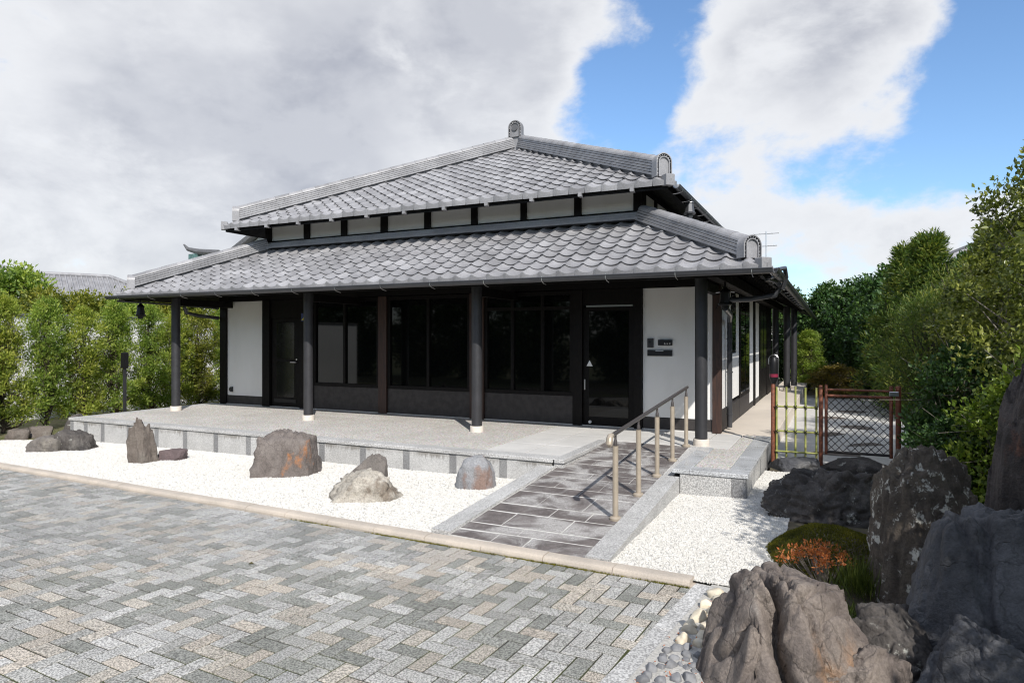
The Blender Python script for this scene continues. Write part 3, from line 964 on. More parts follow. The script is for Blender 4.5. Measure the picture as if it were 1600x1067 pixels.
# ---- right-hand side wall
SX = 0.07
hb('side_wall_core', 'black_wood', -0.2, 0.0, WY + 0.305, 10.6, -0.02, 3.2)
def sw(name, mat, y0, y1, z0, z1, d=0.0): return hb(name, mat, 0.004, SX + d, y0, y1, z0, z1)
sw('plaster_panel', 'plaster', 1.425, 2.12, 0.36, 2.35, -0.02)
sw('plaster_panel', 'plaster', 2.12 + 0.004, 3.68, 0.43, 1.24, -0.02)
sw('plaster_panel', 'plaster', 2.124, 2.60, 1.244, 2.35, -0.02)
sw('plaster_panel', 'plaster', 3.30, 3.68, 1.244, 2.35, -0.02)
sl_ = sw('window', 'black_wood', 2.604, 3.296, 1.244, 2.35, -0.03); sub(sl_, 'pane', 'glass_pane', 0.03, SX - 0.02, 2.66, 3.24, 1.30, 2.30)
sw('base_board', 'base_panel', 1.425, 3.68, 0.0, 0.355, -0.01)
wn = sw('window', 'black_wood', 3.69, 5.30, 0.37, 2.35, 0.0); sub(wn, 'pane', 'glass_pane', 0.03, SX + 0.006, 3.80, 4.45, 0.45, 2.27); sub(wn, 'pane', 'glass_pane', 0.03, SX + 0.006, 4.55, 5.20, 0.45, 2.27)
sw('base_board', 'base_panel', 3.69, 5.30, 0.0, 0.365, -0.005)
sw('plaster_panel', 'plaster', 5.36, 6.15, 0.12, 2.35, -0.02)
sw('wall_column', 'black_wood', 6.155, 6.40, 0.0, 2.36, 0.01)
sw('plaster_panel', 'plaster', 6.405, 7.42, 0.12, 2.35, -0.02)
sw('base_board', 'base_panel', 5.305, 6.15, 0.0, 0.116, -0.01)
sw('base_board', 'base_panel', 6.405, 7.42, 0.0, 0.116, -0.01)
d2 = sw('door', 'black_wood', 7.45, 9.3, 0.01, 2.35, -0.01); sub(d2, 'pane', 'glass_frost', 0.03, SX, 7.62, 8.3, 0.75, 2.2); sub(d2, 'pane', 'glass_frost', 0.03, SX, 8.45, 9.15, 0.75, 2.2)
sw('wall_column', 'black_wood', 9.31, 10.6, 0.0, 2.36, 0.01)
sw('wall_beam', 'black_wood', 1.425, 10.6, 2.365, 2.60, 0.02)

# ---- porch posts on round plinths
ppost = []
for i, (x, y) in enumerate(((-10.75, -0.18), (-7.10, -0.20), (-3.54, -0.18), (0.0, -0.02), (0.15, 11.1), (0.47, 10.9), (0.60, 12.0))):
    p = MB().lathe([(0.086, 0.09), (0.088, 2.42)], (0, 0, 0), 24).build('porch_post', 'post_paint', house, smooth=True)
    p.location = Vector((x, y, 0)) + HO
    MB().lathe([(0.112, -0.01), (0.112, 0.08), (0.106, 0.092), (0.084, 0.092)], (0, 0, 0), 24).build('plinth', 'plinth', p, smooth=True)
# rust streaks of bare timber on the third post are part of its trim strip
hb('post_beam', 'black_wood', -11.2, 0.2, -0.28, -0.08, 2.36, 2.56)
hb('post_beam', 'black_wood', 0.06, 0.22, -0.07, 16.0, 2.37, 2.55)
for x in (-10.75, -7.10, -3.54, 0.0):
    hb('tie_beam', 'black_wood', x - 0.05, x + 0.05, -0.07, WY - 0.05, 2.20, 2.34)

# ---- roofs
AL = math.atan(0.48)
CA, SA = math.cos(AL), math.sin(AL)
TP = {}


def tile_verts(w_, L_, eave, h=0.029, a=0.019, t=0.024, th=0.012, nu=10):
    prof = []
    for i in range(nu + 1):
        u = i / nu
        z = h * math.sin(PI * u / 0.32) if u < 0.32 else -a * math.sin(PI * (u - 0.32) / 0.68)
        prof.append((u * w_, z))
    prof[0] = (prof[0][0], prof[0][1] + 0.006)
    n = nu + 1
    vs = [(x, -0.012 * math.sin(PI * x / w_), z + t) for x, z in prof] + [(x, L_, z) for x, z in prof]
    if eave:
        dz = 0.085
        vs += [(x, -0.012 * math.sin(PI * x / w_) - 0.004, z + t - th) for x, z in prof]
        vs += [(0.006 + x * (w_ - 0.012) / w_, -SA * dz, t - 0.012 - CA * dz) for x, z in prof]
    else:
        vs += [(x, -0.012 * math.sin(PI * x / w_) + 0.004, z + t - th) for x, z in prof]
    fs = []
    for i in range(n - 1):
        fs.append((i, i + 1, n + i + 1, n + i))
        fs.append((2 * n + i, 2 * n + i + 1, i + 1, i))
        if eave: fs.append((3 * n + i, 3 * n + i + 1, 2 * n + i + 1, 2 * n + i))
    m = 3 if eave else 2
    fs.append((0, n, 2 * n)); fs.append((n - 1, 3 * n - 1, 2 * n - 1))
    if eave:
        fs.append((2 * n, n, 3 * n)); fs.append((4 * n - 1, 2 * n - 1, 3 * n - 1))
    return [Vector(v) for v in vs], fs


def tile_data(w_, L_, eave):
    k = (round(w_, 4), round(L_, 4), eave)
    if k not in TP:
        vs, fs = tile_verts(w_, L_, eave)
        me = MB().add(vs, fs).mesh('roof_tile', 'tile')
        me.polygons.foreach_set('use_smooth', [True] * len(me.polygons))
        me.set_sharp_from_angle(angle=RAD(40))
        TP[k] = (me, vs, fs)
    return TP[k]


def tile_field(O, e, s, ncol, nrow, w_, ex, clips):
    O, e, s = Vector(O), Vector(e), Vector(s)
    n = e.cross(s)
    out = []
    rg = random.Random(len(clips) + ncol)
    for r in range(nrow):
        for c in range(ncol):
            ev = r == 0
            me, vs, fs = tile_data(w_, ex * 1.13, ev)
            p = O + e * (c * w_) + s * (r * ex) + n * rg.uniform(-0.003, 0.003)
            mt = Matrix(((e.x, s.x, n.x, p.x), (e.y, s.y, n.y, p.y), (e.z, s.z, n.z, p.z), (0, 0, 0, 1)))
            mt = mt @ Matrix.Rotation(rg.uniform(-0.012, 0.012), 4, 'Z')
            st_ = 0
            for co, no in clips:
                ds = [((mt @ Vector(q)) - co).dot(no) for q in ((0, 0, 0), (w_, 0, 0), (0, ex * 1.13, 0), (w_, ex * 1.13, 0))]
                if min(ds) > -0.01: st_ = 2; break
                if max(ds) > 0: st_ = 1
            if st_ == 2: continue
            out.append((mt, me, vs, fs, st_, ev))
    return out


def clipped(me, mt, clips):
    bm = bmesh.new(); bm.from_mesh(me)
    inv = mt.inverted()
    for co, no in clips:
        lc = inv @ co; ln = (inv.to_3x3() @ no).normalized()
        bmesh.ops.bisect_plane(bm, geom=bm.verts[:] + bm.edges[:] + bm.faces[:], plane_co=lc, plane_no=ln, clear_outer=True)
    m2 = bpy.data.meshes.new('roof_tile'); bm.to_mesh(m2); bm.free()
    set_mat(m2, 'tile')
    return m2


EL = dict(x0=-11.60, x1=0.95, y0=-0.95, z=2.42)           # lower eave
EU = dict(x0=-10.20, x1=-0.55, y0=0.50, z=3.93)           # upper eave
NB = 18.0                                                # rear end of the eaves
MID = (EU['x0'] + EU['x1']) / 2
HWU = (EU['x1'] - EU['x0']) / 2
PKY = EU['y0'] + HWU
PKZ = EU['z'] + 0.48 * HWU


def sheathing(name, E_, run, zt):
    """underside boarding of the two visible slopes as a solid hipped shell"""
    x0, x1, y0, z = E_['x0'] + 0.06, E_['x1'] - 0.06, E_['y0'] + 0.06, E_['z'] - 0.035
    t = 0.09
    r = run - 0.06
    o = [(x0, y0, z), (x1, y0, z), (x1, NB, z), (x0, NB, z)]
    i = [(x0 + r, y0 + r, z + 0.48 * r), (x1 - r, y0 + r, z + 0.48 * r), (x1 - r, NB, z + 0.48 * r), (x0 + r, NB, z + 0.48 * r)]
    vs = o + i + [(a, b, c - t) for a, b, c in o] + [(a, b, c - t) for a, b, c in i]
    fs = []
    for a, b in ((0, 1), (1, 2), (3, 0)):
        fs.append((a, b, b + 4, a + 4)); fs.append((b + 8, a + 8, a + 12, b + 12)); fs.append((a, a + 8, b + 8, b))
        fs.append((a + 4, b + 4, b + 12, a + 12))
    return H(MB().add(vs, fs).build(name, 'black_wood', house, recalc=True))


lower = sheathing('lower_roof', EL, 2.15, 0)
upper = sheathing('upper_roof', EU, HWU - 0.001, 0)
R2 = math.sqrt(0.5)


def clips_for(E_, zt=None):
    right = (Vector((E_['x1'], E_['y0'], 0)), Vector((R2, R2, 0)))       # front slope, right hip
    left = (Vector((E_['x0'], E_['y0'], 0)), Vector((-R2, R2, 0)))
    return right, left


fields = []
for E_, nc, nr, run, par in ((EL, 45, 9, 2.15, lower), (EU, 35, 20, HWU, upper)):
    rgt, lft = clips_for(E_)
    w_ = (E_['x1'] - E_['x0']) / nc
    ex = run / CA / nr
    for t in tile_field((E_['x0'], E_['y0'], E_['z']), (1, 0, 0), (0, CA, SA), nc, nr, w_, ex, [rgt, lft]):
        fields.append((t, par, [rgt, lft], True))
    # right slope and left slope
    n2 = int((NB - E_['y0']) / w_)
    rr2 = (rgt[0], -rgt[1])
    for t in tile_field((E_['x1'], E_['y0'], E_['z']), (0, 1, 0), (-CA, 0, SA), n2, nr if par is lower else 12, w_, ex, [rr2]):
        fields.append((t, par, [rr2], False))
    ll2 = (lft[0], -lft[1])
    n3 = int(9.0 / w_)
    for t in tile_field((E_['x0'], E_['y0'] + n3 * w_, E_['z']), (0, -1, 0), (CA, 0, SA), n3, nr if par is lower else 10, w_, ex, [ll2]):
        fields.append((t, par, [ll2], False))
front = sorted([f for f in fields if f[3]], key=lambda f: ((f[0][0].translation - CAM).length))
first = set(id(f) for f in front[:300])
joined = {id(lower): (MB(), [], lower), id(upper): (MB(), [], upper)}
rt = random.Random(8)
for f in fields:
    (mt, me, vs, fs, stt, ev), par, cl, isf = f
    if id(f) in first:
        o = put('roof_tile', clipped(me, mt, cl) if stt == 1 else me, par)
        o.matrix_local = mt
        continue
    mb, tn, _ = joined[id(par)]
    k = rt.uniform(0.85, 1.15)
    if stt == 1:
        m2 = clipped(me, mt, cl)
        v2 = [mt @ v.co for v in m2.vertices]; f2 = [tuple(p.vertices) for p in m2.polygons]
        bpy.data.meshes.remove(m2)
        if not v2: continue
        mb.add(v2, f2); tn += [k] * len(v2)
    else:
        mb.add([mt @ v for v in vs], fs); tn += [k] * len(vs)
for mb, tn, par in joined.values():
    me = mb.mesh('roof_tiling', 'tile_joined')
    ca = me.color_attributes.new('tone', 'FLOAT_COLOR', 'POINT')
    arr = np.ones((len(tn), 4), dtype=np.float32); arr[:, :3] = np.array(tn, dtype=np.float32)[:, None]
    ca.data.foreach_set('color', arr.ravel())
    me.polygons.foreach_set('use_smooth', [True] * len(me.polygons))
    me.set_sharp_from_angle(angle=RAD(40))
    tag(put('roof_tiling', me, par), kind='stuff')


def arch(W_, H_, n=14):
    r = W_ / 2
    return [(-r, 0)] + [(r * math.cos(PI - PI * i / n), H_ - r + r * math.sin(PI * i / n)) for i in range(n + 1)] + [(r, 0)]


def ridge_end(par, loc, rotz, W_, H_, disc=False):
    b = MB().prism(arch(W_, H_), -0.02, 0.10)
    o = b.build('ridge_end_tile', 'tile', par, loc, (0, 0, rotz), smooth=False)
    # raised outer and inner rims
    for (wa, wb, y) in ((1.0, 0.90, -0.045), (0.70, 0.62, -0.045)):
        oa = arch(W_ * wa, H_ * (wa * 0.5 + 0.5)); ib = arch(W_ * wb, H_ * (wa * 0.5 + 0.5) - W_ * (wa - wb) / 2)
        m = MB(); n = len(oa)
        vs = [(x, y, z) for x, z in oa] + [(x, y, z) for x, z in ib] + [(x, -0.019, z) for x, z in oa] + [(x, -0.019, z) for x, z in ib]
        fs = []
        for i in range(n - 1):
            fs += [(i, i + 1, n + i + 1, n + i), (i, 2 * n + i, 2 * n + i + 1, i + 1), (n + i, n + i + 1, 3 * n + i + 1, 3 * n + i)]
        m.add(vs, fs).build('rim', 'tile', o, recalc=True)
    oa = arch(W_ * 0.90, H_ * 0.975); ib = arch(W_ * 0.70, H_ * 0.85); n = len(oa)
    MB().add([(x, -0.023, z) for x, z in oa] + [(x, -0.023, z) for x, z in ib], [(i, i + 1, n + i + 1, n + i) for i in range(n - 1)]).build('bead_band', 'dark_metal', o)
    beads = MB(); mid = arch(W_ * 0.80, H_ * 0.905, 18)
    pts = [(mid[0][0], H_ * 0.12), (mid[0][0], H_ * 0.28)] + mid[1:-1][::2] + [(mid[-1][0], H_ * 0.28), (mid[-1][0], H_ * 0.12)]
    for x, z in pts:
        r = W_ * 0.038
        beads.add([(x - r, -0.024, z), (x, -0.024, z - r), (x + r, -0.024, z), (x, -0.024, z + r), (x, -0.024 - r * 1.3, z)], [(0, 1, 4), (1, 2, 4), (2, 3, 4), (3, 0, 4)])
    tag(beads.build('bead_ring', 'white_paint', o), kind='stuff')
    if disc:
        MB().tube([(0, -0.02, H_ * 0.52), (0, -0.05, H_ * 0.52)], W_ * 0.2, 18).build('boss', 'tile_dark', o)
    return o


def ridge(par, A, B, ncourse, w0, caplen=0.30, capr=0.105, flip=1):
    A, B = Vector(A), Vector(B)
    d = (B - A); Ln = d.length; d.normalize()
    s_ = d.cross(Vector((0, 0, 1))).normalized()
    up = s_.cross(d)
    F = Matrix(((s_.x, d.x, up.x, A.x), (s_.y, d.y, up.y, A.y), (s_.z, d.z, up.z, A.z), (0, 0, 0, 1)))
    m = MB(); ch = 0.042
    MB().box(-w0 / 2 + 0.05, w0 / 2 - 0.05, 0.0, Ln, -0.16, 0.012, F).build('ridge_bed', 'tile_dark', par)
    rg = random.Random(int(Ln * 100))
    for k in range(ncourse):
        ww = w0 / 2 - 0.010 * k - (0.0 if k % 2 == 0 else 0.004)
        y = -0.15 * (k % 2)
        while y < Ln:
            y0 = max(y, 0.0) + 0.002; y1 = min(y + 0.30, Ln) - 0.002
            if y1 - y0 > 0.02:
                q = rg.uniform(-0.002, 0.002)
                for sgn in (-1, 1):
                    x0, x1 = sorted((0.0, sgn * (ww + q)))
                    z0 = k * ch + 0.012; z1 = (k + 1) * ch + 0.002
                    vs = [(x0, y0, z0), (x1, y0, z0), (x1, y1, z0), (x0, y1, z0), (x0, y0, z1), (x1, y0, z1), (x1, y1, z1), (x0, y1, z1)]
                    # outer edge droops a little so that each course throws a line of shade
                    vs = [(x, yy, z - (0.006 if abs(x) > 0.05 else 0)) for x, yy, z in vs]
                    m.add([F @ Vector(p) for p in vs], [(0, 3, 2, 1), (4, 5, 6, 7), (0, 1, 5, 4), (1, 2, 6, 5), (2, 3, 7, 6), (3, 0, 4, 7)])
            y += 0.30
    tag(m.build('ridge_courses', 'tile', par), kind='stuff')
    n = int(round(Ln / caplen)); cl = Ln / n
    cm = MB(); NB_ = 10
    for (y, r) in ((-0.004, capr), (cl * 0.98, capr * 0.94)):
        for i in range(NB_ + 1):
            a = PI * i / NB_
            cm.v.append((r * math.cos(a), y, r * 0.86 * math.sin(a)))
    for i in range(NB_):
        cm.f.append((i, i + 1, NB_ + 2 + i, NB_ + 1 + i))
    cm.f.append(tuple(range(NB_ + 1)))
    cap = cm.mesh('ridge_cap', 'tile')
    for i in range(n):
        o = put('ridge_cap', cap, par)
        o.matrix_local = F @ Matrix.Translation((0, i * cl, ncourse * ch + 0.004))
    return F, ncourse * ch


# lower hips
def hip(par, E_, sgn, run, start, nc, w0, W_, H_, lift=0.02):
    xe = E_['x1'] if sgn > 0 else E_['x0']
    A = Vector((xe - sgn * start, E_['y0'] + start, E_['z'] + 0.48 * start + lift))
    B = Vector((xe - sgn * run, E_['y0'] + run, E_['z'] + 0.48 * run + lift))
    ridge(par, A, B, nc, w0)
    ridge_end(par, (A.x + sgn * 0.05, A.y - 0.05, A.z - 0.03), RAD(45) * sgn, W_, H_)


hip(lower, EL, 1, 2.13, 0.26, 4, 0.27, 0.275, 0.29)
hip(lower, EL, -1, 2.13, 0.26, 4, 0.27, 0.27, 0.29)
hip(upper, EU, 1, HWU, 0.20, 5, 0.27, 0.275, 0.37)
hip(upper, EU, -1, HWU, 0.24, 5, 0.27, 0.27, 0.34)
# main ridge running back from the peak
ridge(upper, (MID, PKY - 0.12, PKZ + 0.04), (MID, NB, PKZ + 0.04), 6, 0.34)
ridge_end(upper, (MID, PKY - 0.22, PKZ + 0.22), 0, 0.36, 0.40, True)
MB().box(MID - 0.20, MID + 0.20, PKY - 0.20, PKY + 0.1, PKZ - 0.1, PKZ + 0.23).build('ridge_foot', 'tile', upper)

# upper wall band
UY = 1.20
hb('upper_wall_core', 'black_wood', -9.60, -1.18, UY + 0.06, UY + 0.3, 3.0, 4.25)
pe = [(-9.46, -8.52), (-8.36, -7.51), (-7.36, -6.50), (-6.34, -5.46), (-5.32, -4.42), (-4.29, -3.40), (-3.28, -2.37), (-2.24, -1.32)]
for a, b in pe:
    hb('plaster_panel', 'plaster', a, b, UY + 0.02, UY + 0.08, 3.65, 3.985)
xs_ = [-9.62] + [b for a, b in pe]
xe_ = [a for a, b in pe] + [-1.18]
for a, b in zip(xs_, xe_):
    hb('upper_column', 'black_wood', a + 0.002, b - 0.002, UY - 0.02, UY + 0.085, 3.60, 4.0)
hb('upper_beam', 'black_wood', -9.62, -1.18, UY - 0.03, UY + 0.085, 4.003, 4.14)
for k in range(3):
    hb('flashing_tile', 'tile', -9.66 - 0.02 * (3 - k), -1.14 + 0.02 * (3 - k), UY - 0.16 + 0.04 * k, UY + 0.05, 3.47 + 0.045 * k, 3.512 + 0.045 * k)
hb('upper_side_core', 'black_wood', -1.45, -1.25, UY + 0.31, NB - 1, 3.0, 4.3)
for a, b in ((1.40, 2.2), (2.34, 3.2), (3.34, 4.2), (4.34, 5.2)):
    hb('plaster_panel', 'plaster', -1.255, -1.22, a, b, 3.65, 3.985)
for a, b in ((2.204, 2.336), (3.204, 3.336), (4.204, 4.336)):
    hb('upper_column', 'black_wood', -1.255, -1.19, a, b, 3.6, 4.0)
# rafters under the lower eave, struts under the upper one
rm = MB().box(-0.03, 0.03, 0.0, 2.0, -0.06, 0.0).mesh('rafter', 'black_wood')
for i in range(27):
    x = -10.9 + i * 0.42
    o = put('rafter', rm, lower)
    o.location = (x, EL['y0'] + 0.12, EL['z'] - 0.125 + 0.06); o.rotation_euler = (AL, 0, 0)
rm2 = MB().box(-0.03, 0.03, 0.0, 0.8, -0.06, 0.0).mesh('rafter', 'black_wood')
for i in range(21):
    o = put('rafter', rm2, lower)
    o.location = (EL['x1'] - 0.12, -0.3 + i * 0.62, EL['z'] - 0.065); o.rotation_euler = (AL, 0, RAD(90))
# pale hooks under the upper eave tiles
for i in range(11):
    x = -9.75 + i * 0.86
    MB().box(x - 0.03, x + 0.03, EU['y0'] - 0.02, EU['y0'] + 0.10, EU['z'] - 0.125, EU['z'] - 0.055).build('eave_hook', 'tile', upper)

# ---- gutters
def gutter(name, P, Q, r, parent, arc=(PI, 2 * PI)):
    P, Q = Vector(P), Vector(Q)
    d = (Q - P).normalized(); s_ = d.cross(Vector((0, 0, 1))).normalized()
    m = MB(); n = 10
    for t, q in ((r, P), (r, Q)):
        for i in range(n + 1):
            a = arc[0] + (arc[1] - arc[0]) * i / n
            m.v.append(tuple(q + s_ * (t * math.cos(a)) + Vector((0, 0, t * math.sin(a)))))
        for i in range(n, -1, -1):
            a = arc[0] + (arc[1] - arc[0]) * i / n
            m.v.append(tuple(q + s_ * ((t - 0.006) * math.cos(a)) + Vector((0, 0, (t - 0.006) * math.sin(a)))))
    k = 2 * (n + 1)
    for i in range(k):
        j = (i + 1) % k
        m.f.append((i, j, k + j, k + i))
    m.f.append(tuple(range(k))); m.f.append(tuple(range(2 * k - 1, k - 1, -1)))
    # rolled lip along the outer rim
    lip = P + s_ * (r * math.cos(arc[1]))
    m.tube([P + s_ * r, Q + s_ * r], 0.009, 6)
    return H(m.build(name, 'gutter', parent, smooth=True))


gz = EL['z'] - 0.055
g1 = gutter('gutter', (-11.70, -1.03, gz), (1.03, -1.03, gz), 0.062, house)
g2 = gutter('gutter', (1.03, -1.03, gz), (1.03, NB, gz - 0.10), 0.062, house)
g3 = gutter('gutter', (EU['x1'] + 0.06, 0.62, EU['z'] - 0.06), (EU['x1'] + 0.06, NB - 0.5, EU['z'] - 0.10), 0.055, house)
for i in range(14):
    x = -11.3 + i * 0.93
    MB().tube([(x, -1.09, gz + 0.02), (x, -1.085, gz - 0.045), (x, -1.03, gz - 0.072), (x, -0.93, gz - 0.09)], 0.0045, 6).build('bracket', 'steel', g1, smooth=True)
    q = -0.6 + i * 0.75
    MB().tube([(1.09, q, gz + 0.01), (1.085, q, gz - 0.05), (1.03, q, gz - 0.08), (0.93, q, gz - 0.10)], 0.0045, 6).build('bracket', 'steel', g2, smooth=True)
    q = 0.9 + i * 0.7
    MB().tube([(-0.44, q, 3.89), (-0.45, q, 3.82), (-0.50, q, 3.80), (-0.60, q, 3.79)], 0.006, 6).build('bracket', 'steel', g3, smooth=True)
# verge end plates where the slopes meet
for (x, y, z, p) in ((EL['x1'], EL['y0'], EL['z'], lower), (EL['x0'], EL['y0'], EL['z'], lower), (EU['x1'], EU['y0'], EU['z'], upper), (EU['x0'], EU['y0'], EU['z'], upper)):
    sg = 1 if x > -5 else -1
    MB().cbox(-0.075, 0.075, -0.03, 0.10, -0.09, 0.085, 0.01).build('corner_tile', 'tile', p, (x - sg * 0.02, y + 0.02, z + 0.01), (0, 0, RAD(45) * sg))


# downpipe with a hopper shaped like a lantern, at each front corner
def hopper(name, x, y, z, mat='dark_metal'):
    m = MB().lathe([(0.012, 0.34), (0.02, 0.26), (0.075, 0.20), (0.08, 0.185), (0.065, 0.18), (0.085, 0.035), (0.105, 0.02), (0.10, 0.0), (0.06, -0.01), (0.05, -0.06)], (0, 0, 0), 8)
    o = m.build(name, mat, house)
    o.location = Vector((x, y, z)) + HO
    return o


h1 = hopper('rain_hopper', 0.28, 0.30, 1.99)
for s_ in (-1, 1):
    MB().tube([(s_ * 0.095, 0, 0.0), (s_ * 0.13, 0, -0.05)], 0.008, 6).build('hook', 'dark_metal', h1)
    MB().tube([(s_ * 0.07, 0, 0.19), (s_ * 0.13, 0, 0.185)], 0.008, 6).build('hook', 'steel', h1)
H(MB().tube([(0.90, -0.3, 2.31), (0.98, 0.2, 2.30), (1.02, 0.35, 2.24), (0.95, 0.36, 2.12), (0.62, 0.33, 2.07), (0.33, 0.30, 2.06)], 0.038, 10).build('downpipe', 'gutter', house, smooth=True))
H(MB().tube([(1.0, -0.2, 2.42), (1.09, 0.1, 2.47), (1.10, 0.25, 2.36), (1.05, 0.3, 2.2)], 0.03, 10).build('downpipe', 'gutter', house, smooth=True))
dp = H(MB().tube([(0.28, 0.30, 1.95), (0.27, 0.9, 1.88), (0.13, 1.86, 1.80), (0.125, 1.90, 1.70), (0.125, 1.90, 0.03)], 0.042, 12).build('downpipe', 'gutter', house, smooth=True))
for z in (0.25, 0.95, 1.5):
    MB().tube([(0.125, 1.90, z - 0.012), (0.125, 1.90, z + 0.012)], 0.052, 12).build('clip', 'gutter', dp)
h2 = hopper('rain_hopper', -11.35, -0.55, 1.98)
H(MB().tube([(-11.60, -0.9, 2.28), (-11.35, -0.55, 2.26), (-11.2, 0.2, 2.24), (-11.16, 1.25, 2.20)], 0.022, 8).build('downpipe', 'gutter', house, smooth=True))
H(MB().tube([(-11.30, 0.45, 2.2), (-11.30, 0.50, 2.08), (-11.26, 0.8, 2.02), (-11.2, 1.28, 1.98)], 0.04, 10).build('downpipe', 'gutter', house, smooth=True))
h3 = hopper('rain_hopper', -0.50, 1.72, 3.60, 'gutter')
H(MB().tube([(-0.50, 1.72, 3.58), (-0.50, 1.72, 3.15)], 0.042, 12).build('downpipe', 'gutter', house, smooth=True))

# ================================================================== THINGS
# ---- handrail beside the ramp
hr = empty('handrail', (-0.15, -1.9, -0.1), 'beige metal handrail on five posts along the right side of the ramp', 'handrail')
HRO = Vector((0.15, 1.9, 0.1))
RXP = -0.175
tops = []
for y in (-3.55, -2.72, -1.90, -1.08, -0.20):
    zb = rz(y) if y < -0.25 else -0.004
    p = MB().lathe([(0.0275, 0.0), (0.0275, 0.70)], (0, 0, 0), 16).build('post', 'rail_beige', hr, smooth=True)
    p.location = Vector((RXP, y, zb)) + HRO
    MB().lathe([(0.058, -0.002), (0.058, 0.018), (0.045, 0.03), (0.03, 0.034)], (0, 0, 0), 18).build('base_flange', 'rail_beige', p, smooth=True)
    MB().lathe([(0.020, 0.702), (0.018, 0.745), (0.012, 0.76), (0.012, 0.80)], (0, 0, 0), 12).build('bracket', 'rail_bar', p, smooth=True)
    tops.append(Vector((RXP, y, zb + 0.82)))
dirn = (tops[-1] - tops[0]).normalized()
rail_ = MB().tube([tops[0] - dirn * 0.13, tops[-1] + dirn * 0.08], 0.021, 14).build('rail', 'rail_bar', hr, HRO, smooth=True)
a = tops[0] - dirn * 0.13
MB().tube([a + dirn * 0.02, a - dirn * 0.03, a - dirn * 0.055 + Vector((0, 0, -0.02)), a - dirn * 0.06 + Vector((0, 0, -0.06)), a - dirn * 0.045 + Vector((0, 0, -0.085))], [0.024, 0.03, 0.033, 0.033, 0.02], 12).build('end_cap', 'rail_beige', hr, HRO, smooth=True)

# ---- bamboo fence
FY = 0.60
bf = empty('bamboo_fence', (1.2, FY, -0.26), 'short green bamboo grid fence between the terrace and the gate', 'fence')
BO = Vector((-1.2, -FY, 0.26))


def bamboo(par, P, Q, r, off):
    P, Q = Vector(P), Vector(Q)
    n = max(2, int((Q - P).length / 0.21))
    pts, rs = [], []
    for i in range(n):
        a = P.lerp(Q, i / n); b = P.lerp(Q, (i + 1) / n); d = (b - a)
        pts += [a + d * 0.03, a + d * 0.5, b - d * 0.03, b]
        rs += [r, r * 0.97, r, r * 1.13]
    o = MB().tube(pts, rs, 10).build('bamboo_pole', 'bamboo', par, off, smooth=True)
    return o


for x in (0.95, 1.08, 1.20, 1.33, 1.47):
    bamboo(bf, (x, FY, -0.24), (x, FY, 0.815 + random.uniform(-0.01, 0.012)), 0.0145, BO)
for z in (0.54, 0.19, -0.10):
    bamboo(bf, (0.93, FY - 0.03, z), (1.49, FY - 0.03, z), 0.0135, BO)
for x in (0.95, 1.08, 1.20, 1.33, 1.47):
    for z in (0.54, 0.19):
        m = MB().tube([(x - 0.02, FY - 0.036, z - 0.02), (x + 0.02, FY - 0.05, z + 0.02)], 0.006, 6).tube([(x + 0.02, FY - 0.036, z - 0.02), (x - 0.02, FY - 0.05, z + 0.02)], 0.006, 6)
        m.build('lashing', 'black_wire', bf, BO)
for x in (0.90, 1.527):
    MB().lathe([(0.027, -0.26), (0.027, 0.84), (0.02, 0.855)], (x, FY, 0), 12).build('pipe_post', 'rust_pipe', bf, BO, smooth=True)

# ---- lattice gate
gt = empty('gate', (2.0, FY, -0.26), 'rusty brown metal garden gate with black diagonal lattice', 'gate')
GO = Vector((-2.0, -FY, 0.26))
for x, h, r in ((1.595, 0.86, 0.020), (2.385, 0.86, 0.022), (2.47, 0.86, 0.034)):
    MB().lathe([(r, -0.26 if r > 0.03 else -0.10), (r, h), (r * 0.7, h + 0.012)], (x, FY, 0), 12).build('gate_post' if r > 0.03 else 'stile', 'rust_pipe', gt, GO, smooth=True)
for z, r in ((0.80, 0.016), (0.715, 0.020), (-0.065, 0.018)):
    MB().tube([(1.595, FY, z), (2.385, FY, z)], r, 10).build('cross_rail', 'rust_pipe' if z > 0 else 'black_wire', gt, GO, smooth=True)
gx0, gx1, gz0, gz1 = 1.61, 2.37, -0.05, 0.70
for sgn in (1, -1):
    for i in range(-16, 30):
        c = gx0 + i * 0.098
        pts = []
        # line x = c + sgn*(z-gz0)*0.95, clipped to the frame
        t0, t1 = 0.0, gz1 - gz0
        k = sgn * 0.95
        ta, tb = sorted(((gx0 - c) / k, (gx1 - c) / k))
        t0, t1 = max(t0, ta), min(t1, tb)
        if t1 - t0 < 0.04: continue
        yy = FY + 0.006 * sgn
        MB().tube([(c + k * t0, yy, gz0 + t0), (c + k * t1, yy, gz0 + t1)], 0.005, 5).build('lattice_bar', 'black_wire', gt, GO)
MB().cbox(2.36, 2.47, FY - 0.06, FY - 0.03, 0.74, 0.80, 0.006).build('latch', 'steel', gt, GO)

